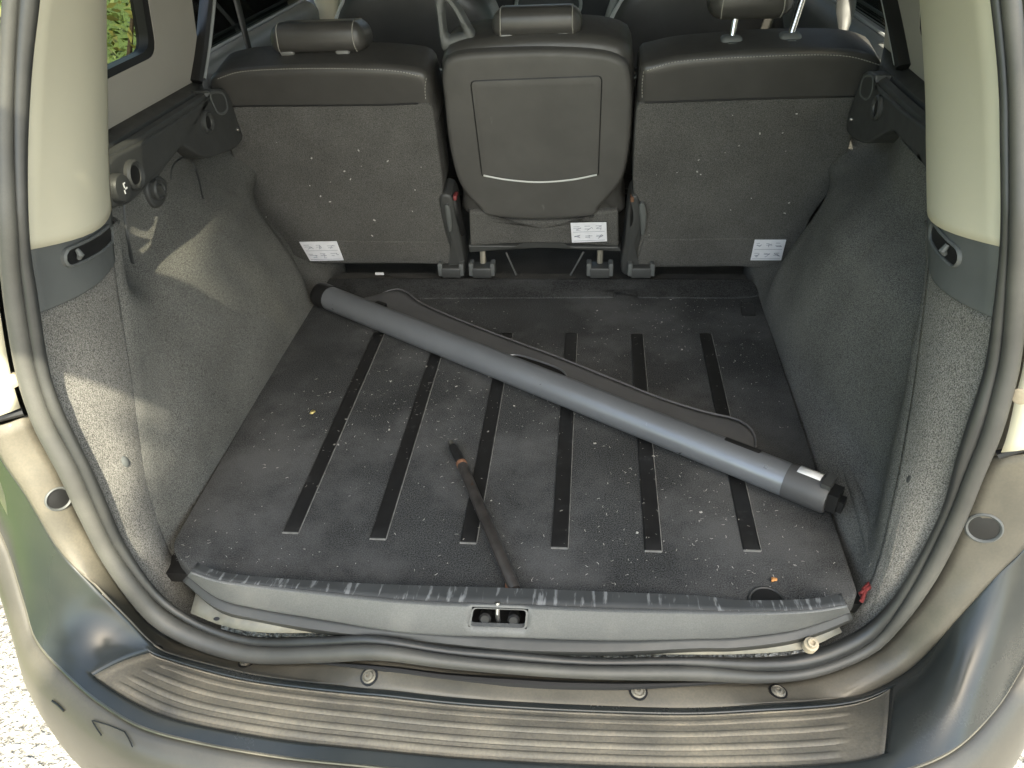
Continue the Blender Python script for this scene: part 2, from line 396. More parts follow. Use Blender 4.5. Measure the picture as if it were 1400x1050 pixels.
# flange holes with rubber plugs
for px, py, rr in ((79, 681, .0155), (1345, 720, .0185)):
    p, n_ = cast(px, py, flo)
    pl = MB().lathe(p, n_, [(rr * 1.22, -.004), (rr * 1.20, .0045), (rr * 1.10, .006), (rr, .005), (rr * .96, .0036)], 28).build('rubber_plug', plastic_lt, car)
    MB().lathe(p, n_, [(rr * .98, .0034), (rr * .8, .0036), (rr * .5, .0042), (0, .0045)], 28).build('plug_dark_disc', black, pl)  # black disc stands in for the dark depth of the hole
# screws
for k, (px, py) in enumerate(((338, 908), (506, 926), (872, 947), (1063, 948), (216, 889))):
    s_ = 1 if k < 4 else .55
    try: p, n_ = cast(px, py, flo)
    except Exception: p, n_ = hit(px, py, fo(-.03)), Vector((0, -1, .6))
    p = p + n_ * .001
    b = MB().lathe(p, n_, [(.0105 * s_, -.004), (.0105 * s_, .0045), (.0085 * s_, .006), (.0072 * s_, .0045), (.0062 * s_, .0065), (.003 * s_, .007), (.0028 * s_, .0045), (0, .0045)], 18).build('screw', metal_dirty, car)
    MB().lathe(p, n_, [(.0135 * s_, -.004), (.0135 * s_, .0034), (.0105 * s_, .0034)], 18).build('washer', black, b)
# black strip painted in for the dark gap under the seal
sl3 = tr([(420, 905), (470, 909), (539, 916), (610, 926), (700, 933), (771, 937), (860, 938), (950, 935), (1010, 932)], fo(-.010))
MB().tube(smooth(sl3, 50), [.001 + .006 * math.sin(math.pi * i / 49) for i in range(50)], 8).build('seal_gap_dark', black, car)

# ------------------------------------------------------------------ bumper
def fplan(p): return p.z - (-.08 + .9 * max(0, abs(p.x) - .72))
RIM = [(-40, 640), (-15, 690), (0, 721), (14, 753), (36, 825), (54, 879), (100, 929), (143, 964), (200, 996), (286, 1018), (393, 1036), (500, 1047), (600, 1057), (700, 1064), (800, 1069), (950, 1074), (1100, 1072), (1200, 1062), (1293, 1030), (1357, 971), (1400, 903), (1430, 850), (1455, 780)]
rim3 = tr([(p.x, p.y) for p in smooth([Vector((x, y, 0)) for x, y in RIM], NL)], fplan)
LINE_FULL = [(-28, 560)] + LINE_L[5:] + LINE_B + LINE_R[:6]
li3 = tr([(p.x, p.y) for p in smooth([Vector((x, y, 0)) for x, y in LINE_FULL], NL)], fo(-.035))
NV = 90; rows = []; pad_rows = []
def vproj(p): q = p - CAM; return CX + F * q.dot(rt) / q.dot(fw), CY + F * q.dot(dn) / q.dot(fw)
# resample both across finely
NU = 240
A_ = resample(li3, NU); B_ = resample(rim3, NU)
u0 = min(range(NU), key=lambda i: abs(vproj(A_[i].lerp(B_[i], .3))[0] - 186) + (1e6 if A_[i].x > 0 else 0))
u1 = min(range(NU), key=lambda i: abs(vproj(A_[i].lerp(B_[i], .3))[0] - 1217) + (1e6 if A_[i].x < 0 else 0))
def bump_surface(i, v):
    p = A_[i].lerp(B_[i], v); d = .010 * math.sin(math.pi * v)
    d += .004 * sst(0, .04, v) - .004
    pad = sst(u0 - 1.2, u0 + 1.2, i) * (1 - sst(u1 - 1.2, u1 + 1.2, i)) * sst(.10, .14, v) * (1 - sst(.80, .86, v))
    d -= .006 * pad
    inr = sst(u0 + 4, u0 + 6.5, i) * (1 - sst(u1 - 9, u1 - 6.5, i))
    for rv in (.24, .41, .58, .72):
        d += .0024 * inr * max(0, 1 - abs((v - rv) / .030) ** 3)
    return p + Vector((0, 0, 1)) * d, pad
rows = [[bump_surface(i, v / NV)[0] for i in range(NU)] for v in range(NV + 1)]
va, vb = int(.12 * NV), int(.83 * NV)
def cells(test):
    mb = MB(); fs = []
    for v in range(NV):
        for i in range(NU - 1):
            if test(i, v): fs.append((v * NU + i, v * NU + i + 1, (v + 1) * NU + i + 1, (v + 1) * NU + i))
    used = sorted({k for f in fs for k in f}); mp = {k: n for n, k in enumerate(used)}
    flat = [p for r in rows for p in r]
    return mb.add([flat[k] for k in used], [tuple(mp[k] for k in f) for f in fs])
inpad = lambda i, v: u0 <= i < u1 and va <= v < vb
bumper = cells(lambda i, v: not inpad(i, v)).build('bumper', bumper_m, car, solid=.003)
cells(inpad).build('step_pad', pad_m, bumper, solid=.003)
# outer skin of the bumper, from the rim down
rows = []
nr = []
for i in range(NU):
    t = B_[min(i + 1, NU - 1)] - B_[max(i - 1, 0)]; q = Vector((t.y, -t.x, 0)); nr.append(q.normalized())
for o_, dz in ((0, 0), (.012, -.004), (.026, -.016), (.038, -.04), (.046, -.08), (.050, -.13), (.050, -.19), (.040, -.26), (.015, -.36), (-.03, -.40)):
    rows.append([B_[i] + nr[i] * o_ + Vector((0, 0, dz * (1 - .0))) for i in range(NU)])
skin = MB().grid(rows).build('bumper_skin', bumper_out, bumper, solid=.003)
# thin towing-eye cover outline on the skin and a rim bead
MB().tube([B_[i] + nr[i] * .001 + Vector((0, 0, .0015)) for i in range(NU)], .0022, 6).build('rim_bead', paint, bumper)

for nm, q in (('towing_cover_line', [(128, 985), (133, 994), (141, 1004)]), ('towing_cover_line', [(129, 985), (150, 991), (172, 1000)]), ('towing_cover_line', [(172, 1000), (178, 1010), (183, 1021)]), ('reflector_slot', [(74, 957), (82, 963), (90, 971)])):
    try:
        P = [cast(x, y, skin) for x, y in q]; MB().tube(smooth([p + n * .0028 for p, n in P], 12), .0016 if nm[0] == 'r' else .0009, 6).build(nm, black, skin)
    except Exception: pass
# ------------------------------------------------------------------ boot side walls
def xw(y, z, side):
    x = .535 + .050 * (max(0, min(z, .34)) / .30) ** 1.6
    a = sst(.99, 1.12, y)
    x += .075 * a * sst(.275, .375, z)
    x += .055 * sst(1.32, 1.66, y) * sst(.06, .30, z) + .085 * sst(1.56, 1.73, y) * sst(.0, .06, z) * (1 - sst(.20, .32, z))
    x += .02 * (1 - a) * sst(.3, .5, z)
    if side > 0:
        g = 1 - sst(.95, 1.45, y)
        x += .058 * g * sst(-.015, .05, z) + .004
    return x
def fw_side(side): return lambda p: p.x * side - xw(p.y, p.z, side)
EDGE = {-1: [(155, 250), (157, 320), (160, 360), (173, 440), (185, 520), (200, 640), (216, 705), (245, 780), (285, 835), (300, 862)],
        1: [(1268, 240), (1270, 320), (1272, 360), (1262, 440), (1246, 560), (1228, 650), (1208, 745), (1188, 800), (1165, 850), (1120, 880)]}
def edge_surf(side): return lambda p: p.x * side - (.545 + .115 * p.z + (.008 if side > 0 else 0))
wall3 = {}
for side in (-1, 1):
    E3 = tr(EDGE[side], edge_surf(side)); tab = sorted((p.z, p.y) for p in E3)
    rows = []
    for k in range(61):
        z = -.06 + .505 * k / 60; ye = interp(tab, z) + .004; r_ = []
        for j in range(71):
            y = lerp(ye - .03, 1.86, j / 70); x = lerp(.545 + .115 * z + (.008 if side > 0 else 0), xw(y, z, side), sst(0, .14 - .08 * sst(.3, .36, z), (y - ye))) + .006 * (1 - sst(-.03, .004, y - ye))
            x += .0025 * noise.noise(Vector((y * 6, z * 6, side)))
            r_.append(Vector((side * x, y, z)))
        rows.append(r_)
    wl = MB().grid(rows).build('side_carpet', carpet, car, solid=.004)
    wall3[side] = wl
rd_ = smooth(tr([(1072, 462), (1098, 515), (1135, 590), (1165, 660), (1187, 722), (1203, 780)], zp(.010)), 40)
MB().tube([p + Vector((-.001, 0, .008)) for p in rd_], [.003 + .013 * k / 39 for k in range(40)], 14, flat=.8).build('lower_ridge', carpet, wall3[1])
# D-pillar trim: three pieces lofted between the seal and the edge of the side wall
def loft(a, b, fa, fb, n=40, bulge=.006, steps=10):
    A = smooth(tr(a, fa), n); B = smooth(tr(b, fb), n); rows = []
    for k in range(steps + 1):
        t = k / steps
        r_ = []
        for i, (p, q) in enumerate(zip(A, B)):
            nv = (q - p).cross(A[min(i + 1, n - 1)] - A[max(i - 1, 0)]).normalized()
            if nv.x * (p.x + q.x) > 0: nv = -nv
            r_.append(p.lerp(q, t) + nv * bulge * math.sin(math.pi * t))
        rows.append(r_)
    return rows
pil = {}
SL = fo(.022)
def pillar(side, name, m, a, b, par, bulge=.006, solid=.003):
    return MB().grid(loft(a, b, SL, edge_surf(side), bulge=bulge)).build(name, m, par, solid=solid * (1 if side > 0 else -1))
for side in (-1, 1):
    if side < 0:
        be_a = [(78, -260), (58, -70), (50, 0), (38, 107), (33, 232), (34, 343)]; be_b = [(138, -260), (142, -70), (145, 0), (147, 107), (149, 214), (153, 286)]
        pl_a = [(33, 342), (36, 370), (40, 400), (45, 432)]; pl_b = [(153, 286), (155, 310), (157, 335), (159, 355)]
        ca_a = [(45, 430), (60, 500), (80, 560), (100, 600), (124, 650), (146, 700), (175, 756), (210, 808), (252, 843), (300, 866)]
        ca_b = [(159, 354), (166, 405), (176, 460), (184, 515), (191, 570), (200, 640), (216, 705), (238, 765), (270, 815), (300, 845)]
    else:
        be_a = [(1330, -260), (1350, -70), (1358, 0), (1369, 100), (1373, 210), (1372, 337)]; be_b = [(1266, -260), (1262, -70), (1264, 0), (1270, 107), (1271, 190), (1272, 276)]
        pl_a = [(1372, 336), (1370, 370), (1368, 405), (1364, 436)]; pl_b = [(1272, 276), (1271, 300), (1271, 330), (1272, 357)]
        ca_a = [(1364, 434), (1355, 490), (1338, 545), (1318, 604), (1306, 650), (1292, 702), (1258, 768), (1222, 825), (1168, 868), (1110, 893)]
        ca_b = [(1272, 355), (1263, 430), (1252, 520), (1243, 580), (1232, 640), (1220, 695), (1206, 755), (1190, 800), (1166, 842), (1120, 872)]
    b_ = pillar(side, 'pillar_trim', beige, be_a, be_b, car, .028)
    h_ = pillar(side, 'pillar_base', plastic_lt, pl_a, pl_b, car, .022)
    c_ = pillar(side, 'pillar_carpet', pillar_carpet, ca_a, ca_b, car, .012)
    pil[side] = (b_, h_, c_)
    # curved lower border of the beige trim is covered by a lip of the grey base
    # slot handle in the base
    e_ = [cast(x, y, h_) for x, y in ([(94, 351), (146, 320)] if side < 0 else [(1281, 318), (1309, 350)])]
    s3 = [e[0] for e in e_]; nn = (e_[0][1] + e_[1][1]).normalized()
    ax_ = (s3[1] - s3[0]).normalized(); up_ = nn.cross(ax_).normalized(); out = []
    for k in range(24):
        a = 2 * math.pi * (k + .5) / 24; q = s3[1] if math.cos(a) > 0 else s3[0]
        out.append(q + (ax_ * math.cos(a) + up_ * math.sin(a)) * .0145)
    cen = sum(out, Vector()) / 24
    inner = []
    for k in range(24):
        a = 2 * math.pi * (k + .5) / 24; q = s3[1] if math.cos(a) > 0 else s3[0]
        inner.append(q + (ax_ * math.cos(a) + up_ * math.sin(a)) * .0105)
    bv_ = BVHTree.FromPolygons([v.co for v in h_.data.vertices], [p.vertices for p in h_.data.polygons])
    def snap(p):
        l_ = bv_.ray_cast(p + nn * .06, -nn)[0]
        return l_ if l_ is not None else p
    dense = lambda L_: resample(L_ + [L_[0]], 41)[:40]
    out = [snap(p) for p in dense(out)]; inner = [snap(p) for p in dense(inner)]
    MB().grid([[p - nn * .01 for p in out], [p + nn * .005 for p in out], [p.lerp(q, .5) + nn * .0075 for p, q in zip(out, inner)], [p + nn * .006 for p in inner], [p - nn * .004 for p in inner]], True).build('grab_slot', plastic_lt, h_)
    MB().add([p + nn * .0042 for p in inner] + [snap(s3[0].lerp(s3[1], .5)) + nn * .0042], [(k, (k + 1) % 40, 40) for k in range(40)]).build('slot_dark_face', black, h_)  # black face over the base, standing in for the slot's shaded depth
    hk = snap(s3[0].lerp(s3[1], .1 if side < 0 else .75)) + nn * .003
    MB().tube([hk - up_ * .006 + nn * .002, hk + nn * .006, hk + up_ * .008 + nn * .002], [.003, .005, .003], 8).build('hook', plastic_lt, h_)
# dimple on the pillar carpets
for side, px, py in ((-1, 171, 631), (1, 1245, 655)):
    p, nv = cast(px, py, pil[side][2])
    MB().lathe(p, nv, [(.011, -.012), (.010, .001), (.006, .003), (0, .0036)], 18, sx=.6).build('fixing_stud', plastic_lt if side < 0 else plastic, pil[side][2])

# ------------------------------------------------------------------ side rail and quarter panel
def fq(side): return lambda p: p.x * side - (.715 - .14 * (p.z - .47))
RAILX = .650
rail_px = {-1: [(149, 223), (205, 188), (284, 136), (286, 124), (308, 123), (320, 144), (330, 172), (333, 186), (326, 200), (310, 208), (284, 216), (262, 206), (252, 200), (241, 206), (229, 222), (223, 236), (205, 250), (196, 262), (178, 278), (163, 282), (149, 282)],
           1: [(1276, 189), (1236, 154), (1197, 116), (1196, 102), (1181, 99), (1170, 126), (1160, 154), (1156, 176), (1164, 189), (1182, 196), (1200, 187), (1216, 179), (1232, 188), (1246, 203), (1261, 221), (1276, 243)]}
rails = {}
for side in (-1, 1):
    out = smooth(tr(rail_px[side], xp(side * RAILX)), 72, True)
    rl = MB().puff(out, (side, 0, 0), .06, .005, 0, 3).build('shelf_rail', plastic, car); rails[side] = rl
    top = tr([(140, 229), (205, 188), (284, 136)] if side < 0 else [(1280, 192), (1236, 154), (1197, 116)], xp(side * (RAILX + .004)))
    bot = tr([(138, 186), (205, 148), (274, 109)] if side < 0 else [(1290, 136), (1250, 103), (1208, 66)], fq(side))
    T = smooth(top, 24); B = smooth(bot, 24); rows = []
    for t, h in ((0, .0), (.12, .006), (.30, .006), (.36, -.004), (.44, -.004), (.50, .004), (1, .004)):
        rows.append([p.lerp(q, t) + Vector((0, 0, h)) for p, q in zip(T, B)])
    MB().grid(rows).build('rail_ledge', plastic, rl, solid=.004, auto=25)
    # end bracket plate with recess
    if side < 0: q = [(287, 127), (306, 126), (313, 148), (308, 157), (300, 157), (295, 150)]
    else: q = [(1180, 103), (1193, 104), (1191, 128), (1184, 138), (1176, 134), (1174, 124)]
    o_ = smooth(tr(q, xp(side * (RAILX - .001))), 30, True)
    MB().puff(o_, (side, 0, 0), .012, .003, -.004, 3).build('bracket_recess', plastic_lt, rl)
    hx, hy = (284, 167) if side < 0 else (1199, 147)
    p = hit(hx, hy, xp(side * (RAILX - .003)))
    MB().lathe(p, (-side, 0, 0), [(.022, -.012), (.022, .002), (.018, .005), (.014, .003), (.013, -.0), (0, -.0005)], 24).build('peg_hole', plastic, rl)
    MB().lathe(p, (-side, 0, 0), [(.0125, -.01), (.0125, .0006), (0, .0008)], 20).build('hole_recess', black, rl)
    sx, sy = (326, 177) if side < 0 else (1163, 163)
    p = hit(sx, sy, xp(side * (RAILX - .002))); MB().lathe(p, (-side, 0, 0), [(.005, -.004), (.004, .002), (0, .003)], 12).build('screw', steel, rl)
    # quarter panel with window
    yz = lambda x_, y_: hit(x_, y_, fq(side))
    if side < 0:
        low = [yz(120, 193), yz(274, 108)]; wtop = 1.0
        y0, y1 = low[0].y - .1, low[1].y
        wc = [yz(150, 102), yz(207, 70)]
    X = lambda z: side * (.715 - .14 * (z - .47))
    P3 = lambda y, z: Vector((X(z), y, z))
    if side < 0:
        QZ = (min(p.z for p in low) - .05); QY0, QY1 = y0, y1 + .01
        WY1 = yz(208, 30).y; WZ0 = yz(180, 92).z; WY0 = WY1 - .30; WZ1 = .93
    outer = fillet([P3(QY0, QZ), P3(QY1, QZ), P3(QY1 - .0, 1.02), P3(QY0, 1.02)], 0.0001, 5)
    win = fillet([P3(WY0, WZ0), P3(WY1, WZ0), P3(WY1, WZ1), P3(WY0, WZ1)], .035, 5)
    gk = fillet([P3(WY0 + .012, WZ0 + .012), P3(WY1 - .012, WZ0 + .012), P3(WY1 - .012, WZ1 - .012), P3(WY0 + .012, WZ1 - .012)], .03, 5)
    inn = Vector((-side * .012, 0, 0))
    out_ = Vector((side * .03, 0, 0))
    qp = MB().grid([outer, [a.lerp(b, .5) for a, b in zip(outer, win)], win, [p + out_ for p in win]], True).build('quarter_panel', greige, car)
    wn = MB().grid([[p - inn * .1 for p in win], [p + out_ * .2 for p in gk], [p + out_ for p in gk]], True).build('window_seal', black, qp)
    MB().add([p + out_ * .8 for p in gk], [tuple(range(len(gk)))]).build('window_pane', glass_t, qp)
# left rail fittings: power socket cap, hole, knob, grooves
rl = rails[-1]
p = hit(163, 257, xp(-RAILX + .006)); sk_ = MB().lathe(p, (1, 0, 0), [(.024, -.03), (.024, .004), (.022, .008), (.018, .009), (0, .009)], 28).build('power_socket_cap', plastic, rl)
for dy, dz, ly, lz in ((0, .004, .0025, .008), (.004, -.002, .006, .0025), (-.003, -.006, .0025, .006), (.003, .007, .004, .002)):
    MB().box(p + Vector((.0098, dy, dz)), (.0008, ly, lz)).build('plug_mark', white, sk_)
p = hit(184, 239, xp(-RAILX + .004)); MB().lathe(p, (1, 0, 0), [(.026, -.03), (.026, .002), (.022, .006), (.017, .003), (.016, .0), (0, -.0)], 28).build('peg_hole', plastic, rl)
MB().lathe(p, (1, 0, 0), [(.0155, -.02), (.0155, .0008), (0, .0009)], 24).build('hole_recess', black, rl)
kb = smooth(tr([(203, 250), (203, 264), (209, 278), (216, 284), (225, 279), (229, 266), (229, 248), (216, 240)], xp(-RAILX - .006)), 28, True)
MB().puff(kb, (-1, 0, 0), .05, .005, 0, 3).build('knob_housing', plastic, rl)
p = hit(217, 259, xp(-RAILX + .001)); MB().lathe(p, (1, 0, 0), [(.018, -.02), (.018, .001), (.015, .004), (.012, .001), (0, .001)], 24).build('latch_knob', plastic, rl)
MB().box(p + Vector((.005, 0, 0)), (.008, .005, .022), Euler((R(20), 0, 0)).to_matrix()).build('knob_grip', plastic, rl)
for nm, q, rr in (('panel_groove', [(231, 246), (233, 230), (242, 219), (252, 216), (262, 224), (270, 246), (276, 273)], .005), ('panel_groove', [(166, 280), (168, 302), (173, 330), (180, 362)], .006)):
    MB().tube(smooth(tr(q, lambda p: p.x + xw(p.y, p.z, -1) - .002), 30), rr, 8, flat=.5).build(nm, plastic, wall3[-1])
# belt strip / window rubber in front of the quarter panel, seat belts
for side, q in ((-1, [(268, 112), (276, 60), (285, -30)]), (1, [(1236, 92), (1226, 40), (1211, -30)])):
    P = smooth(tr(q, lambda p, s=side: p.x * s - (.705 - .14 * (p.z - .47))), 12)
    MB().tube(P, .016, 8, flat=.6).build('pillar_rubber', black, car)
    MB().tube([a + Vector((-side * .004, .028, 0)) for a in P], .006, 8).build('pillar_bead', grey_lt, car)

# ------------------------------------------------------------------ floor pans and body shell
MB().box((0, 1.30, -.047), (1.10, 1.04, .02)).build('boot_floor', dark_metal, car)
MB().box((0, 2.95, -.13), (1.56, 2.4, .03)).build('cabin_floor', seat_carpet, car)
MB().box((0, 1.80, -.075), (1.3, .04, .09)).build('floor_step', seat_carpet, car)
# inner sill metal between seal and scuff plate
SM_A = [(262, 842), (303, 858), (357, 868), (450, 868), (503, 866), (610, 882), (700, 889), (807, 898), (900, 898), (1007, 898), (1096, 891), (1150, 868)]
SM_B = [(268, 815), (300, 832), (350, 840), (440, 846), (503, 850), (610, 858), (700, 862), (807, 866), (900, 866), (1007, 866), (1080, 858), (1140, 845)]
MB().grid([smooth(tr([(x, y - 3) for x, y in SM_A], zp(-.046)), 60), smooth(tr(SM_B, zp(-.036)), 60), [p + Vector((0, .12, 0)) for p in smooth(tr(SM_B, zp(-.036)), 60)]]).build('sill_metal', metal_dirty, car, solid=.003)
for side in (-1, 1):
    L3 = [p for p in line3 if p.x * side > .3 and p.z > -.02]; L3.sort(key=lambda p: p.z)
    zs = [lerp(L3[0].z, L3[-1].z, k / 30) for k in range(31)]
    tx = [(p.z, p.x) for p in L3]; ty = [(p.z, p.y) for p in L3]
    base = [Vector((interp(tx, z), interp(ty, z), z)) for z in zs]
    bx = lambda z: side * (.865 - .30 * max(0, z - .52))
    rows = [base]
    for t in (.33, .66, 1):
        rows.append([Vector((lerp(p.x, bx(p.z), math.sin(t * math.pi / 2)), lerp(p.y, 1.1, 1 - math.cos(t * math.pi / 2)), p.z)) for p in base])
    MB().grid(rows).build('rear_fender', paint, car, solid=.003)
    rows = []
    for t in (0, .25, .5, .75, 1):
        rows.append([Vector((side * lerp(.615 - .08 * max(0, z - .8), abs(bx(z)), math.sin(t * math.pi / 2)), lerp(interp(YO, z) + .085, 1.1, 1 - math.cos(t * math.pi / 2)), z)) for z in [.46 + .58 * k / 12 for k in range(13)]])
    MB().grid(rows).build('pillar_skin', paint, car, solid=.003)
    rows = [[Vector((side * x_, y, z)) for y in (1.1, 1.5, 2.2, 3.0, 3.8, 4.4)] for x_, z in ((.80, -.42), (.865, -.30), (.885, 0), (.88, .3), (.865, .5), (.80, .52))]
    MB().grid(rows).build('body_side', paint, car, solid=.003)
    rows = [[Vector((side * (.865 - .30 * max(0, z - .52)), y, z)) for y in (1.1, 1.16)] for z in (.5, .7, .9, 1.04)]
    MB().grid(rows).build('rear_pillar', paint, car, solid=.01)
    # doors: inner panel with sloping sill line, window and blind
    for y0, y1, zt in ((1.70, 2.62, .545), (2.66, 3.7, .53)):
        dp = MB().rbox((side * .79, (y0 + y1) / 2, .10), (.13, y1 - y0, .86), .05, seg=4).build('door_panel', door_grey, car)
        MB().tube([Vector((side * .742, y0 + .03, zt - .008)), Vector((side * .742, y1 - .03, zt - .008))], .004, 6).build('window_bead', grey_lt, dp)
        MB().box((side * .775, (y0 + y1) / 2, .78), (.006, y1 - y0 - .06, .50)).build('door_window', glass_d, dp)
        MB().rbox((side * .765, y1 + .02, .78), (.05, .09, .5), .015).build('pillar_trim', greige, car)
    rows = [[Vector((side * .71, y, .30)), Vector((side * .70, y + .02, .46)), Vector((side * .66, y + .03, .9))] for y in (1.66, 1.71)]
roof_rows = []
for y in (1.02, 1.3, 2.0, 2.8, 3.5):
    roof_rows.append([Vector((x, y, .98 + .12 * (1 - (abs(x) / .74) ** 3))) for x in (-.74, -.68, -.55, -.35, 0, .35, .55, .68, .74)])
MB().grid(roof_rows).build('roof', paint, car, solid=.02)
MB().grid([[Vector((x, 3.5, 1.0)), Vector((x * 1.05, 4.4, .50))] for x in (-.7, 0, .7)]).build('windscreen', glass_c, car)
MB().rbox((0, 4.9, .1), (1.7, 1.05, .62), .15).build('bonnet', paint, car)
for side in (-1, 1):
    for y in (1.42, 4.35):
        wv = MB().lathe((side * .80, y, GZ + .31), (side, 0, 0), [(.19, -.10), (.27, -.10), (.31, -.07), (.31, .05), (.27, .08), (.19, .08)], 40).build('wheel', tyre_m, car)
        MB().lathe((side * .80, y, GZ + .31), (side, 0, 0), [(.19, .08), (.17, .03), (.06, .05), (.05, .07), (0, .07)], 30).build('rim', steel, wv)
# raised tailgate overhead (out of frame, it shades the boot)
tg = empty('tailgate_frame', (0, 1.0, 1.07))
TD = Vector((0, -1.02, .36)).normalized(); TH = Vector((0, 1.0, 1.075)); TNv = Vector((0, TD.z, -TD.y))
def TP(x, s): return TH + Vector((x, 0, 0)) + TD * s
bpy.data.objects.remove(tg)
outer = fillet([TP(-.56, 0), TP(.56, 0), TP(.69, .45), TP(.69, 1.15), TP(-.69, 1.15), TP(-.69, .45)], [.08, .08, .05, .16, .16, .05], 5)
inner = fillet([TP(-.44, .12), TP(.44, .12), TP(.53, .40), TP(.56, .77), TP(-.56, .77), TP(-.53, .40)], [.05] * 6, 5)
up = TNv * .05
tgo = MB().grid([outer, inner, [p + up for p in inner], [p + up for p in outer], outer], True).build('tailgate', paint, car)
MB().add([p + up * .8 for p in inner], [tuple(range(len(inner)))]).build('tailgate_glass', glass_p, tgo)

# ------------------------------------------------------------------ floor mat
fm = empty('floor_mat', (0, 1.2, -.02))
tag(fm, 'black felt boot mat with six dark rubber strips, lying on the boot floor', 'mat')
mo_ = fillet(tr([(446, 380), (1031, 380), (1176, 818), (700, 826), (305, 800), (262, 782), (231, 748)], zp(0)), [.02, .06, .02, .02, .02, .01, .03], 6)
MB().puff(mo_, (0, 0, -1), .033, .005, 0, 3).build('felt_pad', mat_carpet, fm)
band = fillet(tr([(474, 380), (1030, 381), (1040, 404), (1005, 407), (872, 406), (868, 396), (842, 396), (838, 406), (452, 408)], zp(.003)), [.01, .05, .02, .01, .004, .004, .004, .004, .01], 4)
MB().puff(band, (0, 0, -1), .004, .002, 0, 2).build('edge_band', mat_carpet, fm)
rec = fillet(tr([(1012, 414), (1030, 414), (1034, 431), (1014, 432)], zp(.0012)), .006, 3)
MB().puff(rec, (0, 0, -1), .002, .0006, 0, 2).build('notch', black, fm)
for k, x in enumerate((-.338, -.192, -.046, .098, .242, .3915)):
    y0, y1 = (.842, .836, .835, .832, .833, .842)[k], (1.462, 1.466, 1.466, 1.468, 1.470, 1.474)[k]
    o_ = fillet([Vector((x - .013, y0, .003)), Vector((x + .013, y0, .003)), Vector((x + .0125, y1, .003)), Vector((x - .0125, y1, .003))], .003, 3)
    MB().puff(o_, (0, 0, -1), .005, .0015, 0, 2).build('rubber_strip', rubber_strip, fm)
    q = MB()                                           # pale edge along one side and the near end
    q.box((x + .0138, (y0 + y1) / 2, .0008), (.0010, y1 - y0, .0026)); q.box((x, y0 - .001, .0010), (.026, .002, .0028))
    q.build('strip_edge', strip_edge_m, fm)
p = hit(1049, 822, zp(.002))
MB().lathe(p, (0, 0, 1), [(.026, -.004), (.026, .001), (.024, .002), (.022, .0), (.021, -.003)], 32).build('finger_hole_ring', plastic, fm)
MB().lathe(p, (0, 0, 1), [(.0215, -.003), (.0215, .0012), (0, .0013)], 32).build('finger_hole', black, fm)

# ------------------------------------------------------------------ loose scuff plate on the sill
sp = empty('scuff_plate', (0, .70, -.03))
tag(sp, 'loose grey plastic scuff plate with a latch opening, lying along the boot sill', 'scuff plate')
SB = [(270, 769), (300, 781), (350, 788), (450, 795), (560, 800), (700, 804), (830, 809), (950, 814), (1007, 820), (1079, 820), (1121, 817), (1150, 811)]
SC = [(262, 782), (299, 794), (350, 801), (450, 812), (560, 823), (700, 829), (830, 834), (950, 837), (1007, 838), (1079, 837), (1121, 834), (1157, 828)]
SD = [(258, 787), (299, 817), (350, 831), (450, 848), (560, 865), (700, 871), (830, 875), (950, 873), (1007, 871), (1079, 862), (1125, 849), (1161, 836)]
SE = [(251, 793), (297, 830), (350, 845), (450, 862), (560, 873), (700, 887), (830, 890), (950, 885), (1007, 884), (1079, 875), (1125, 861), (1165, 844)]
n_ = 120
def tilt(P): return [p + Vector((0, 0, .012 * sst(.30, .55, -p.x) + .006 * sst(.35, .55, p.x))) for p in P]
def s_hit(L_, z):
    out = []
    for x, y in L_:
        p = hit(x, y, zp(z)); p = hit(x, y, zp(z + .018 * sst(.30, .55, -p.x) + .008 * sst(.35, .55, p.x))); out.append(p)
    return smooth(out, n_)
b3, c3, d3, e3 = s_hit(SB, .020), s_hit(SC, .024), s_hit(SD, -.022), s_hit(SE, -.030)
b0 = [p + Vector((0, .004, -.018)) for p in b3]
e1 = [p + Vector((0, .003, -.012)) for p in e3]
jL = min(range(n_), key=lambda i: abs(vproj(c3[i])[0] - 648)); jR = min(range(n_), key=lambda i: abs(vproj(c3[i])[0] - 723))
def mid(a, b, t, out=0): return [p.lerp(q, t) + Vector((0, -out, out)) for p, q in zip(a, b)]
topb = MB().grid([b0, b3, mid(b3, c3, .5, .001), mid(b3, c3, .9, .001)]).build('top_band', sill_dark, sp, solid=.002)
r_ = [mid(b3, c3, .9, .001), mid(c3, d3, .06, .0015), mid(c3, d3, .25, .002), mid(c3, d3, .5, .0025), mid(c3, d3, .68, .0022), mid(c3, d3, .92, .001), d3]
mb = MB(); nn_ = n_; fs = []
for i in range(len(r_) - 1):
    for j in range(nn_ - 1):
        if jL <= j < jR and 1 <= i <= 3: continue
        fs.append((i * nn_ + j, i * nn_ + j + 1, (i + 1) * nn_ + j + 1, (i + 1) * nn_ + j))
mb.add([p for r in r_ for p in r], fs); front = mb.build('front_face', sill_grey, sp, solid=.002)
MB().grid([d3, mid(d3, e3, .4, .0005), e3, e1]).build('lower_flange', plastic, sp, solid=.002)
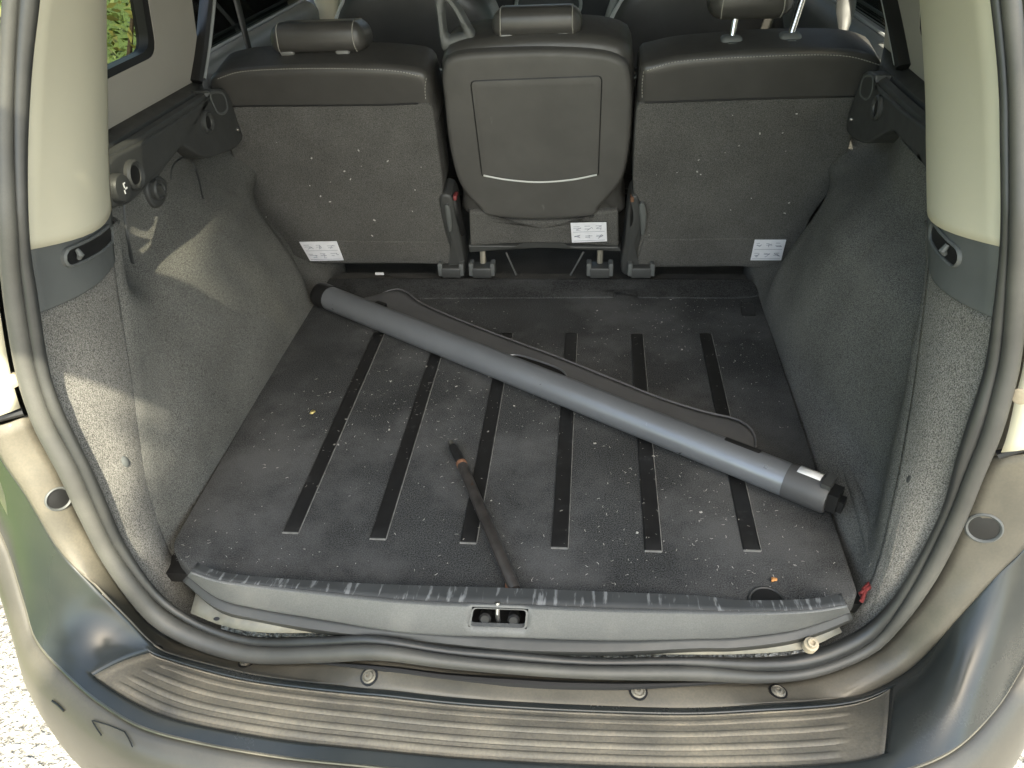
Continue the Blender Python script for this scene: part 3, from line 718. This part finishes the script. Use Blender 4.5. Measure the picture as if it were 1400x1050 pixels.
# latch opening: walls, recess, striker and bolts
H4 = [r_[1][jL], r_[1][jR], r_[4][jR], r_[4][jL]]
inn = Vector((0, .045, -.012))
mb = MB(); cor = fillet(H4, .006, 4); mb.grid([cor, [p + inn for p in cor]], True); mb.add([p + inn for p in cor], [tuple(range(len(cor)))])
lr = mb.build('latch_recess', black, sp)
fr = MB().grid([[p + Vector((0, -.002, .001)) for p in cor], [p.lerp(sum(cor, Vector()) / len(cor), .07) + Vector((0, -.002, .001)) for p in cor], [p.lerp(sum(cor, Vector()) / len(cor), .07) + Vector((0, .006, 0)) for p in cor]], True).build('latch_frame', sill_grey, sp)
cc = sum(H4, Vector()) / 4
MB().tube([cc + Vector((-.002, .012, .018)), cc + Vector((-.002, .004, .004)), cc + Vector((-.002, .006, -.014))], .0035, 10).build('striker', steel, lr)
for dx in (-.021, .020):
    MB().lathe(cc + Vector((dx, .008, -.012)), (0, -1, .5), [(.009, -.012), (.009, .003), (.006, .006), (0, .006)], 12).build('bolt', dark_metal, lr)
MB().lathe(hit(1109, 881, zp(-.030)), (0, -.4, 1), [(.010, -.012), (.010, .002), (.007, .004), (.006, .009), (.004, .0095), (.003, .006), (0, .006)], 18).build('clip', stain_m, car)
MB().disc(hit(296, 846, zp(-.033)), (0, -.3, 1), .005, 14, .003).build('drain_hole', black, car)
for q in ([(1176, 812), (1190, 802), (1196, 797)], [(1178, 822), (1184, 806), (1194, 801)], [(1180, 806), (1192, 794)]):
    MB().tube(smooth(tr(q, zp(-.004)), 8), .003, 8).build('wire', red_wire, car)

# ------------------------------------------------------------------ roller cover
rc = empty('luggage_cover', (0, 1.2, 0))
tag(rc, 'grey roller luggage cover in its tube, lying slantwise across the black boot mat', 'luggage cover')
TR = .0285
za = TR + .006
a0, a1 = hit(437, 402, zp(za)), hit(1134, 679, zp(za)); ax = (a1 - a0).normalized()
tA, tB = hit(452, 408, zp(za)), hit(1076, 656, zp(za))
sideV = Vector((0, 0, 1)).cross(ax).normalized()          # towards the seats
def section(p, r, n=28, flat=1.): return [p + (sideV * math.cos(a) + Vector((0, 0, 1)) * math.sin(a) * flat) * r for a in (2 * math.pi * k / n for k in range(n))]
MB().grid([section(tA.lerp(tB, k / 20), TR) for k in range(21)], True).build('tube', tube_m, rc)
def cap(p, q, r, name):
    L = (q - p).length
    mb = MB().grid([section(p, r * .7), section(p, r), section(p.lerp(q, .5), r * 1.01), section(q - (q - p).normalized() * .004, r), section(q, r * .93)], True)
    mb.add(section(q, r * .93), [tuple(range(28))]); mb.add(section(p, r * .7), [tuple(range(28))]); return mb.build(name, cap_m, rc)
cR = cap(tB, a1, TR * 1.03, 'end_cap'); cL = cap(tA, a0, TR * 1.06, 'end_cap')
cL.data.materials[0] = black
mb = MB(); mb.box(a1 + ax * .008, (.016, .03, .034), Euler((0, 0, math.atan2(ax.y, ax.x))).to_matrix()); mb.box(a1 + ax * .017 - Vector((0, 0, .006)), (.014, .018, .022), Euler((0, 0, math.atan2(ax.y, ax.x))).to_matrix())
mb.build('end_latch', black, cR)
mb = MB(); mb.box(a1 - ax * .006 + Vector((0, 0, TR + .001)), (.014, .034, .008), Euler((0, 0, math.atan2(ax.y, ax.x))).to_matrix()); mb.build('latch_tab', plastic, cR)
# paper sticker bent over the cap
P0 = hit(1103, 654, zp(za + TR)); s0 = a1 - ax * .055; s1 = a1 - ax * .018
rows = [[p + (sideV * math.cos(a) + Vector((0, 0, 1)) * math.sin(a)) * (TR * 1.03 + .0012) for p in (s0, s0.lerp(s1, .5), s1)] for a in [R(d) for d in (58, 73, 88, 103)]]
MB().grid(rows).build('sticker', white, cR, solid=.0004)
# flap of stiff fabric lying behind the tube
FO = [(508, 416), (524, 402), (541, 396), (556, 400), (580, 417), (640, 443), (700, 466), (760, 488), (840, 520), (900, 544), (960, 563), (1003, 573), (1022, 583), (1031, 595), (1033, 612), (1028, 618)]
fo3 = smooth(tr(FO, zp(.008)), 70)
inn3 = []
for p in fo3:
    s = (p - tA).dot(ax); c = tA + ax * s; inn3.append(Vector((c.x, c.y, za)) + sideV * .012)
rows = [[q.lerp(p, t) + Vector((0, 0, .004 * math.sin(math.pi * t) - .012 * t * (1 - t))) for p, q in zip(fo3, inn3)] for t in [k / 8 for k in range(9)]]
fl = MB().grid(rows).build('cover_flap', flap_m, rc, solid=.004)
hem = MB().tube([p + Vector((0, 0, .002)) for p in fo3], .0022, 6).build('flap_hem', flap_m, fl)
# grip opening in the flap
gp = smooth(tr([(692, 487), (706, 485), (735, 493), (765, 505), (774, 512), (777, 519), (772, 522), (740, 512)], zp(.027)), 40, True)
gp2 = [p + Vector((0, 0, 0)) for p in gp]
MB().puff(gp, (0, 0, -1), .006, .002, -.001, 2).build('grip_recess', black, fl)
MB().tube(smooth(tr([(688, 488), (706, 485), (735, 493), (762, 503), (772, 510), (776, 520)], zp(.029)), 30), .0022, 6).build('grip_lip', tube_m, fl)
cp0, cp1 = hit(990, 602, zp(.058)), hit(1040, 621, zp(.058))
MB().rbox(cp0.lerp(cp1, .5), ((cp1 - cp0).length, .014, .010), .003, Euler((0, 0, math.atan2(ax.y, ax.x))).to_matrix()).build('flap_clip', black, rc)
lp0 = hit(520, 412, zp(.04)); MB().rbox(lp0 + Vector((0, 0, -.008)), (.03, .014, .010), .003, Euler((0, 0, math.atan2(ax.y, ax.x))).to_matrix()).build('flap_clip', black, rc)

# ------------------------------------------------------------------ old gas strut / bar
ba = empty('metal_bar', (0, .9, 0))
tag(ba, 'short scuffed black metal bar with a rusty collar, lying near the scuff plate', 'bar')
zb = .0125
q0, q1, q2 = hit(617, 607, zp(zb)), hit(631, 634, zp(zb)), hit(704, 806, zp(zb)); bd = (q2 - q1).normalized()
MB().tube([q1, q1 + bd * .002, q1.lerp(q2, .5), q2 - bd * .004, q2], [.0075, .0092, .0092, .0092, .008], 18).build('shaft', rod_m, ba)
MB().tube([q1 - bd * .002, q1 + bd * .006], .0097, 18).build('collar', rust, ba)
MB().tube([q0.lerp(q1, .1), q0.lerp(q1, .15), q0.lerp(q1, .6), q1], [.005, .0075, .0085, .0078], 16).build('socket_end', black, ba)
MB().lathe(q0 + Vector((0, 0, .003)), (-.25, .9, .2), [(.0055, -.006), (.006, .002), (.003, .004), (0, .004)], 14).build('ball_tip', steel, ba)
MB().tube([q2 + Vector((-.012, .014, -.003)), q2 + Vector((-.010, -.012, -.003))], .004, 10).build('end_stub', rust, ba)

# ------------------------------------------------------------------ rear seats
def fs(off=0.): return lambda p: p.y - (1.765 - .20 * p.z) + off     # rear face of the seat backs, off = closer to the boot
FWD = Vector((0, 1, .2)).normalized()
def slab(name, q, m, par, off=.0, depth=.1, r=.012, crown=0., n=None, fil=None, seg=4):
    P = tr(q, fs(off)); out = smooth(P, n, True) if n else fillet(P, fil if fil is not None else .012, 4)
    return MB().puff(out, FWD, depth, r, crown, seg).build(name, m, par)
def stitch(name, q, par, off, surf=None, m=None, gap=.006):
    P = smooth(tr(q, surf or fs(off)), 60); L = sum((a - b).length for a, b in zip(P, P[1:])); n = int(L / gap); P = resample(P, n); mb = MB()
    for a, b in zip(P, P[1:]):
        d = (b - a); c = (a + b) / 2; rot = d.to_track_quat('X', 'Z').to_matrix(); mb.box(c, (d.length * .62, .0014, .0014), rot)
    return mb.build(name, m or thread, par, smooth=False)
def printing(lab, q, off):
    """two rows of small line drawings and captions on a sticker"""
    A, B, C_, D = tr(q, fs(off)); r = random.Random(int(q[0][0])); mb = MB()
    P = lambda u, v: A.lerp(B, u).lerp(D.lerp(C_, u), v)
    for row in (.10, .56):
        for c in range(3):
            u0, v0 = .07 + c * .31, row
            pts = [P(u0 + .03 + .2 * r.random(), v0 + .04 + .26 * r.random()) for _ in range(4)]
            mb.tube(pts, .0006, 5)
            for k in range(2):
                v = v0 + .05 + .09 * k + .08 * r.random(); mb.tube([P(u0 + .02 * r.random(), v), P(u0 + .10 + .12 * r.random(), v)], .0005, 5)
        mb.tube([P(.05, row + .36), P(.94, row + .36)], .0004, 5)
    mb.build('printed_drawing', ink, lab)
def headrest(par, cx_, cy_, wpx, hpx, y, depth, tilt=-12, m=leather, r=.035):
    c = hit(cx_, cy_, yp(y)); k = (c - CAM).dot(fw) / F; w_ = wpx * k; h_ = hpx * k
    rot = Euler((R(tilt), 0, 0)).to_matrix()
    def tp(p):
        q = p.copy(); t = p.z / h_ + .5; q.x *= 1 - .05 * t; q.z += .010 * (1 - (2 * p.x / w_) ** 2) * (1 if p.z > 0 else 0); q.y *= 1 + .12 * (1 - (2 * p.x / w_) ** 2) * (.5 - abs(p.z / h_)); return q
    o = MB().rbox(c + Vector((0, depth / 2, 0)), (w_, depth, h_), r, rot, 6, tp).build('headrest', m, par)
    bv = BVHTree.FromPolygons([v.co for v in o.data.vertices], [p.vertices for p in o.data.polygons])
    for s_ in (-1, 1):
        P = [c + Vector((0, depth / 2, 0)) + rot @ Vector((s_ * w_ * .40, math.cos(a) * depth * .7, math.sin(a) * h_ * .8)) for a in [R(d) for d in range(60, 241, 9)]]
        Q = []
        for p in P:
            l, nv, _, _ = bv.find_nearest(p); Q.append(l + (p - l).normalized() * .0006)
        MB().tube(Q, .0011, 6).build('headrest_seam', thread, o)
    return o, c, w_, h_

def seat(label, base):
    s = empty('rear_seat', base); tag(s, label, 'seat', 'rear row seats'); return s
# --- seat by the beige-trimmed window side (left in the car seen from behind)
sL = seat('black rear seat with folded-down headrest, beside the power socket rail', (-.43, 1.80, -.10))
slab('back_panel', [(297, 148), (330, 145), (440, 144), (540, 143), (585, 141), (592, 150), (599, 200), (606, 258), (601, 276), (612, 310), (622, 352), (620, 362), (560, 361), (420, 361), (385, 358), (345, 290), (318, 215)], seat_carpet, sL, .006, .10, .005, .004, n=110)
ll = slab('top_cover', [(285, 126), (287, 108), (310, 99), (350, 94), (430, 90), (510, 90), (560, 94), (580, 100), (588, 114), (592, 140), (596, 172), (540, 178), (440, 178), (330, 178), (300, 165)], leather, sL, .004, .115, .018, .0, n=90)
stitch('seam', [(297, 108), (330, 98), (400, 94), (480, 94), (540, 97), (574, 104)], ll, .004)
stitch('seam', [(583, 106), (581, 122), (582, 136)], ll, .003)
MB().tube(smooth(tr([(300, 147), (350, 145), (440, 144.5), (520, 143.5), (572, 141.5)], fs(.0075)), 40), .0016, 6).build('piping', black, ll)
slab('hem_flap', [(404, 329), (612, 331), (624, 352), (618, 361), (420, 359)], seat_carpet, sL, .010, .01, .003, 0, fil=.01)
printing(slab('label', [(409, 331), (460, 330), (470, 356), (424, 357)], sticker, sL, .013, .0012, .0003, 0, fil=.001), [(409, 331), (460, 330), (470, 356), (424, 357)], 0.0133)
slab('recliner_cover', [(600, 274), (606, 266), (616, 268), (622, 282), (628, 318), (634, 350), (634, 374), (608, 374), (616, 350), (606, 310)], plastic, sL, .012, .07, .008, .004, n=40)
slab('recliner_lever', [(608, 284), (612, 280), (616, 290), (618, 312), (614, 318), (611, 306)], plastic_lt, sL, .02, .01, .003, .001, n=24)
h, c, w_, h_ = headrest(sL, 431, 57, 138, 37, 1.70, .10, -6, r=.024)
for px in (391, 467):
    g = hit(px, 73, yp(1.705)); MB().rbox(g + Vector((0, .018, 0)), (.032, .03, .014), .006).build('headrest_guide', guide_m, sL)
# --- middle seat
sM = seat('narrow middle rear seat with hard plastic back and tapered grip loop', (0, 1.80, -.10))
slab('cushion_edge', [(602, 104), (604, 82), (616, 68), (660, 58), (740, 52), (810, 53), (852, 62), (865, 80), (867, 130), (864, 200), (850, 262), (838, 300), (650, 300), (630, 262), (612, 190)], leather, sM, -.018, .12, .03, .0, n=80)
mp = slab('plastic_back', [(604, 110), (607, 88), (622, 78), (660, 73), (740, 70), (812, 73), (848, 82), (861, 100), (864, 150), (860, 205), (852, 243), (838, 264), (818, 286), (808, 297), (736, 302), (668, 297), (655, 285), (638, 268), (624, 243), (613, 195), (607, 140)], seat_plastic, sM, .004, .05, .012, .004, n=100)
inset = fillet(tr([(643, 111), (823, 104), (818, 239), (780, 247), (736, 250), (695, 247), (659, 240)], fs(.0075)), [.012, .012, .004, .02, .02, .02, .004], 5)
MB().puff(inset, FWD, .003, .0012, .0005, 2).build('map_panel', seat_plastic, mp)
MB().tube(inset + [inset[0]], .0012, 6).build('panel_groove', black, mp)
MB().tube(smooth(tr([(661, 240), (695, 246), (736, 249), (780, 246), (816, 239)], fs(.010)), 30), .0022, 8).build('panel_lip', piping, mp)
slab('hem_flap', [(641, 290), (668, 290), (672, 301), (736, 303), (806, 301), (811, 290), (845, 288), (846, 338), (800, 335), (740, 333), (690, 334), (643, 337)], seat_carpet, sM, -.003, .03, .006, 0, fil=.006)
slab('base_lip', [(640, 336), (846, 338), (850, 344), (780, 340), (770, 334), (715, 334), (700, 341), (642, 346)], plastic, sM, -.001, .03, .004, 0, fil=.004)
printing(slab('label', [(780, 305), (829, 304), (830, 330), (782, 332)], sticker, sM, .006, .0012, .0003, 0, fil=.001), [(780, 305), (829, 304), (830, 330), (782, 332)], 0.0063)
h, c, w_, h_ = headrest(sM, 733, 35, 128, 36, 1.685, .085, -6, r=.024)
for px in (692, 769):
    g = hit(px, 50 if px < 700 else 47, yp(1.69)); MB().rbox(g + Vector((0, .016, 0)), (.030, .03, .014), .006).build('headrest_guide', guide_m, sM)
# triangular grip loop on the shoulder
P = tr([(604, 66), (597, 20), (594, -12), (606, -14), (622, 2), (638, 28), (652, 56), (640, 64), (616, 68)], yp(1.71))
Q = tr([(611, 48), (607, 22), (607, 4), (612, 4), (622, 18), (633, 42), (632, 46), (622, 48)], yp(1.71))
P = smooth(P, 60, True); c = sum(P, Vector()) / 60; Q = smooth(Q, 60, True)
cQ = sum(Q, Vector()) / 60; j0 = min(range(60), key=lambda j: (Q[j] - cQ).normalized().angle((P[0] - cQ).normalized())); Q = Q[j0:] + Q[:j0]
f_ = Vector((0, .024, 0)); mid_ = [p.lerp(q, .5) - Vector((0, .008, 0)) for p, q in zip(P, Q)]
MB().grid([P, [p.lerp(q, .25) - Vector((0, .007, 0)) for p, q in zip(P, Q)], [p.lerp(q, .75) - Vector((0, .007, 0)) for p, q in zip(P, Q)], Q, [q + f_ for q in Q], [p + f_ for p in P], P], True).build('grip_loop', plastic_lt, sM, auto=60)
# --- seat on the other side
sR = seat('black rear seat with headrest raised on two chrome posts', (.45, 1.80, -.10))
slab('back_panel', [(874, 141), (900, 140), (1043, 135), (1168, 132), (1180, 134), (1174, 150), (1160, 205), (1140, 255), (1108, 300), (1080, 362), (1000, 365), (900, 366), (868, 368), (862, 352), (872, 318), (876, 286), (866, 262), (866, 214), (870, 150)], seat_carpet, sR, .006, .10, .005, .004, n=110)
rl_ = slab('top_cover', [(872, 138), (873, 112), (877, 92), (895, 86), (936, 78), (1043, 70), (1150, 69), (1195, 78), (1207, 90), (1206, 100), (1192, 135), (1178, 165), (1043, 172), (900, 174), (870, 170)], leather, sR, .004, .105, .018, .0, n=90)
stitch('seam', [(884, 97), (900, 91), (936, 83), (1043, 77), (1120, 75), (1165, 78), (1203, 89)], rl_, .004)
stitch('seam', [(880, 97), (878, 115), (878, 134)], rl_, .003)
MB().tube(smooth(tr([(882, 140.5), (900, 140), (1043, 135), (1168, 132)], fs(.0075)), 40), .0016, 6).build('piping', black, rl_)
slab('hem_flap', [(880, 327), (1080, 326), (1066, 362), (900, 364), (868, 366)], seat_carpet, sR, .010, .01, .003, 0, fil=.01)
printing(slab('label', [(1032, 328), (1075, 328), (1068, 356), (1026, 356)], sticker, sR, .013, .0012, .0003, 0, fil=.001), [(1032, 328), (1075, 328), (1068, 356), (1026, 356)], 0.0133)
slab('recliner_cover', [(874, 274), (868, 266), (862, 272), (858, 290), (854, 330), (850, 374), (880, 374), (872, 350), (880, 310)], plastic, sR, .012, .07, .008, .004, n=40)
slab('recliner_lever', [(874, 282), (880, 278), (884, 292), (882, 318), (877, 322), (875, 300)], plastic_lt, sR, .02, .01, .003, .001, n=24)
h, c, w_, h_ = headrest(sR, 1033, -16, 118, 88, 1.70, .10, -8)
for (x0, y0), (x1, y1) in (((1000, 56), (1013, -20)), ((1080, 52), (1103, -20))):
    a, b = hit(x0, y0, yp(1.715)), hit(x1, y1, yp(1.735)); MB().tube([a, b], .0065, 12).build('headrest_post', chrome, sR)
    MB().rbox(a + Vector((0, .004, -.002)), (.044, .036, .026), .010).build('headrest_guide', plastic_lt, sR)
    MB().rbox(a + Vector((.0, -.012, -.006)), (.022, .02, .014), .005).build('release_button', plastic_lt, sR)
# latch feet and belts under the seats
for s, xs in ((sL, (618,)), (sM, (660, 820)), (sR, (876,))):
    for px in xs:
        p = hit(px, 369, yp(1.745))
        MB().rbox(p, (.05, .04, .028), .004).build('latch_foot', plastic, s)
        for d in (-.027, .027): MB().rbox(p + Vector((d, -.004, .008)), (.012, .03, .034), .003).build('latch_ear', plastic_lt, s)
        MB().tube([p + Vector((0, .01, .0)), p + Vector((0, .03, .07))], .008, 8).build('foot_bracket', metal_dirty, s)
for s, x, y, m in ((sM, 623, 268, red_wire), (sM, 864, 270, rust)):
    p = hit(x, y, yp(1.72)); MB().rbox(p, (.008, .03, .012), .002).build('belt_buckle', m, s)
    MB().tube(smooth([p, p + Vector((.004, .0, -.05)), p + Vector((.006, .03, -.11))], 8), .009, 8, flat=.4).build('belt_strap', black, s)
for s, x0, y0, x1, y1 in ((sM, 692, 345, 706, 376), (sM, 798, 344, 780, 376)):
    MB().tube([hit(x0, y0, yp(1.77)), hit(x1, y1, yp(1.76))], .003, 6).build('support_stay', plastic, s)
tag(MB().box(hit(519, 374, yp(1.752)), (.022, .004, .006)).build('paper_scrap', white), 'tiny white paper scrap under the folded-headrest seat', 'paper')

# ------------------------------------------------------------------ front of the cabin
for k, x in enumerate((-.39, hit(818, 30, yp(2.40)).x + .27)):
    s = empty('front_seat', (x, 2.55, -.1)); tag(s, 'black front seat standing ahead of the %s' % ('folded-headrest rear seat' if k == 0 else 'raised-headrest rear seat'), 'seat', 'front row seats')
    o_ = smooth([Vector((x + a, 2.42 - .1 * b, b)) for a, b in ((-.27, .0), (-.28, .25), (-.25, .45), (-.19, .56), (-.08, .60), (.08, .60), (.19, .56), (.25, .45), (.28, .25), (.27, 0), (.2, -.05), (-.2, -.05))], 60, True)
    b_ = MB().puff(o_, (0, 1, .1), .16, .05, .02).build('backrest', leather, s)
    o2 = smooth([Vector((x + a, 2.385 - .1 * b, b)) for a, b in ((-.20, .05), (-.21, .30), (-.1, .36), (.1, .36), (.21, .30), (.20, .05), (0, .03))], 50, True)
    MB().puff(o2, (0, 1, .1), .03, .01, .01).build('map_pocket', leather, s)
    MB().tube(smooth([Vector((x + a, 2.372 - .1 * b, b)) for a, b in ((-.205, .30), (-.1, .365), (.1, .365), (.205, .30))], 30), .003, 6).build('pocket_piping', piping, s)
    MB().tube(smooth([Vector((x + a, 2.44 - .1 * b, b)) for a, b in ((-.27, .1), (-.275, .25), (-.245, .45), (-.19, .555))], 30), .006, 6).build('side_piping', piping, s)
    MB().rbox((x, 2.7, .02), (.5, .5, .2), .06, seg=4).build('seat_cushion', leather, s)
dash = MB().rbox((0, 3.55, .22), (1.45, .5, .55), .09, seg=5).build('dashboard', plastic, car)
p = hit(750, 6, yp(3.29))
MB().lathe(p, (0, -1, .3), [(.085, -.05), (.085, .004), (.078, .008), (.074, .004), (.0, .004)], 40, sx=1.5).build('dial_cluster', plastic_lt, dash)
MB().tube([p + Vector((.125 * math.cos(a), -.012, .083 * math.sin(a))) for a in [2 * math.pi * i / 40 for i in range(41)]], .007, 8).build('dial_ring', piping, dash)
for i in range(9):
    MB().rbox(p + Vector((-.08 + .02 * i, -.012, -.03)), (.012, .006, .012), .002).build('button', piping, dash)
MB().rbox((0.12, 3.0, .05), (.22, .8, .34), .05, seg=4).build('centre_console', door_grey, car)
p = hit(840, 26, yp(3.0)); MB().tube(smooth([p + Vector((-.03, 0, -.12)), p + Vector((0, 0, -.02)), p + Vector((.05, .05, .08))], 10), .028, 10).build('bolster_edge_bar', grey_lt, car)  # pale grey bar standing in for the front seat's light bolster edge
for px, m in ((455, cream), (1215, greige)):
    p = hit(px, 32, yp(2.66)); MB().rbox(p + Vector((0, .05, .22)), (.085, .09, .46), .02, Euler((0, R(6 if px < 700 else -6), 0)).to_matrix(), 4).build('pillar_trim', m, car)
# seat belts hanging beside the windows
for side, a, b in ((-1, (318, -20), (342, 72)), (1, (1160, -20), (1152, 52))):
    p, q = hit(a[0], a[1], xp(side * .70)), hit(b[0], b[1], xp(side * .69))
    MB().tube([p, p.lerp(q, .5), q], [.022, .02, .006] if side > 0 else [.008, .008, .007], 10, flat=.35).build('seat_belt', black if side < 0 else plastic, car)

# ------------------------------------------------------------------ bits on the mat
p = hit(428, 564, zp(.003))
tag(MB().add([p + Vector(v) for v in ((-.006, -.004, 0), (.001, -.007, .002), (.006, -.001, .004), (.003, .005, .001), (-.002, .006, .003), (-.005, .002, .002))], [(0, 1, 2, 3, 4, 5)]).build('leaf_scrap', mat('dry_leaf', (.60, .50, .20), .7, var=.15, vs=200), solid=.0006), 'small dry yellow leaf scrap on the black mat', 'leaf')
p = hit(1058, 793, zp(.003))
tag(MB().add([p + Vector(v) for v in ((-.004, -.003, 0), (.004, -.002, .002), (.005, .003, .001), (-.003, .003, .003))], [(0, 1, 2, 3)]).build('orange_crumb', mat('orange', (.65, .30, .10), .7, var=.1), solid=.002), 'small orange crumb on the mat near the scuff plate', 'crumb')
mb = MB()
rnd = random.Random(3)
for i in range(2600):
    x, y = rnd.uniform(-.51, .51), rnd.uniform(.76, 1.70)
    if noise.noise(Vector((x * 3, y * 3, 1.7))) < rnd.uniform(-.5, .35): continue
    l, w_ = (rnd.uniform(.0015, .006), rnd.uniform(.00025, .0005)) if rnd.random() < .5 else (rnd.uniform(.0007, .0014), rnd.uniform(.0003, .0006))
    if rnd.random() < .02: l, w_ = rnd.uniform(.003, .006), rnd.uniform(.0012, .002)
    a = rnd.uniform(0, 6.28); d = Vector((math.cos(a), math.sin(a), 0)); e = Vector((-d.y, d.x, 0)); c = Vector((x, y, .0012 + (.0028 if any(abs(x - q) < .014 for q in (-.338, -.192, -.046, .098, .242, .3915)) and .83 < y < 1.47 else 0)))
    bend = e * rnd.uniform(-.3, .3) * l
    mb.add([c - d * l / 2 - e * w_, c + bend - e * w_, c + d * l / 2 - e * w_, c + d * l / 2 + e * w_, c + bend + e * w_, c - d * l / 2 + e * w_], [(0, 1, 4, 5), (1, 2, 3, 4)])
for i in range(34):                                     # a few flecks on the seat backs
    x, y = (rnd.uniform(360, 590), rnd.uniform(160, 325)) if i % 2 else (rnd.uniform(885, 1090), rnd.uniform(155, 322))
    c = hit(x, y, fs(.0115)); l = rnd.uniform(.0006, .0016); u = Vector((math.cos(i), 0, math.sin(i))); v = Vector((-u.z, 0, u.x)); L = l * rnd.uniform(1, 2.2)
    mb.add([c - u * L - v * l, c + u * L - v * l, c + u * L + v * l, c - u * L + v * l], [(0, 1, 2, 3)])
lint = mb.build('lint', mat('lint_fibre', (.36, .35, .32), .9, var=.3, vs=60), smooth=False)
tag(lint, 'pale lint and crumbs scattered over the black mat and seat backs', 'lint', kind='stuff')

# ------------------------------------------------------------------ shrubs beside the car
def shrub(x, y, w, h, label, m, n=2600):
    s = empty('shrub', (x, y, GZ)); tag(s, label, 'shrub', 'shrubs on the lawn beside the car')
    r = random.Random(int(x * 77 + y * 131)); mb = MB()
    cl = [(Vector((r.gauss(0, .38), r.gauss(0, .38), r.uniform(.12, .95))), r.uniform(.16, .34)) for _ in range(26)]
    for i in range(n):
        c, rad = r.choice(cl); d = Vector((r.gauss(0, 1), r.gauss(0, 1), r.gauss(0, 1))).normalized() * rad * r.random() ** .4
        p = Vector((x + (c.x + d.x) * w, y + (c.y + d.y) * w, GZ + max(.02, c.z + d.z * .8) * h))
        u = Vector((r.gauss(0, 1), r.gauss(0, 1), r.gauss(0, .6))).normalized(); v = u.cross(Vector((r.gauss(0, 1), r.gauss(0, 1), r.gauss(0, 1)))).normalized(); L = r.uniform(.016, .04) * (1 if n < 6500 else 1.7)
        mb.add([p - u * L, p - v * L * .35, p + u * L, p + v * L * .35], [(0, 1, 2, 3)])
    mb.build('crown', m, s, smooth=False)
    st = MB()
    for k in range(7):
        c, _ = cl[k]; st.tube([Vector((x, y, GZ - .02)), Vector((x + c.x * w * .5, y + c.y * w * .5, GZ + c.z * h * .5)), Vector((x + c.x * w, y + c.y * w, GZ + c.z * h))], [.03, .018, .006], 6)
    st.build('trunk', bark, s)
for x, y, w, h, l, m, n in ((-3.0, 2.9, 1.1, 2.1, 'bright green leafy shrub outside the quarter window', leaf_m, 6000), (-3.2, 4.6, 1.3, 2.4, 'tall dense green shrub outside the rear door', leaf_m, 6000), (-2.4, 3.7, .8, 1.4, 'small yellow-green shrub between the taller shrubs', leaf_y, 4000), (-3.3, 1.0, 1.5, 3.2, 'tall broad green shrub abreast of the bumper', leaf_m, 7000), (-3.3, -.9, 1.5, 3.0, 'broad yellow-tinged shrub on the lawn behind the car', leaf_y, 7000)):
    shrub(x, y, w, h, l, m, n)

# small tree behind the car: unseen, added to shade the middle of the boot
tt = empty('added_tree', (1.15, -2.05, GZ)); tag(tt, 'small dense leafy tree put out of view behind the car to block sun', 'added_tree')
r = random.Random(5); mb = MB()
for (cx_, cy_, cz_, rx_, rz_, n) in ((.46, -2.0, 3.04, .28, .27, 2600), (1.36, -2.0, 3.45, .36, .50, 3500), (.92, -2.0, 3.55, .54, .80, 6500), (1.205, -2.0, 4.77, .68, .86, 8000)):  # crown lobes placed to shade some spots and leave others sunlit
    for i in range(n):
        d = Vector((r.gauss(0, 1), r.gauss(0, 1), r.gauss(0, 1))).normalized() * r.random() ** .4
        p = Vector((cx_ + d.x * rx_, cy_ + d.y * rx_, cz_ + d.z * rz_)); u = Vector((r.gauss(0, 1), r.gauss(0, 1), r.gauss(0, 1))).normalized(); v = u.cross(Vector((r.gauss(0, 1), r.gauss(0, 1), r.gauss(0, 1)))).normalized(); L = r.uniform(.04, .07)
        mb.add([p - u * L, p - v * L * .45, p + u * L, p + v * L * .45], [(0, 1, 2, 3)])
mb.build('crown', leaf_m, tt, smooth=False)
MB().tube(smooth([Vector((1.15, -2.05, GZ - .03)), Vector((1.12, -2.03, 1.2)), Vector((1.05, -2.0, 2.8)), Vector((1.2, -2.0, 4.6))], 20), [.07 - .0025 * k for k in range(20)], 10).build('trunk', bark, tt)
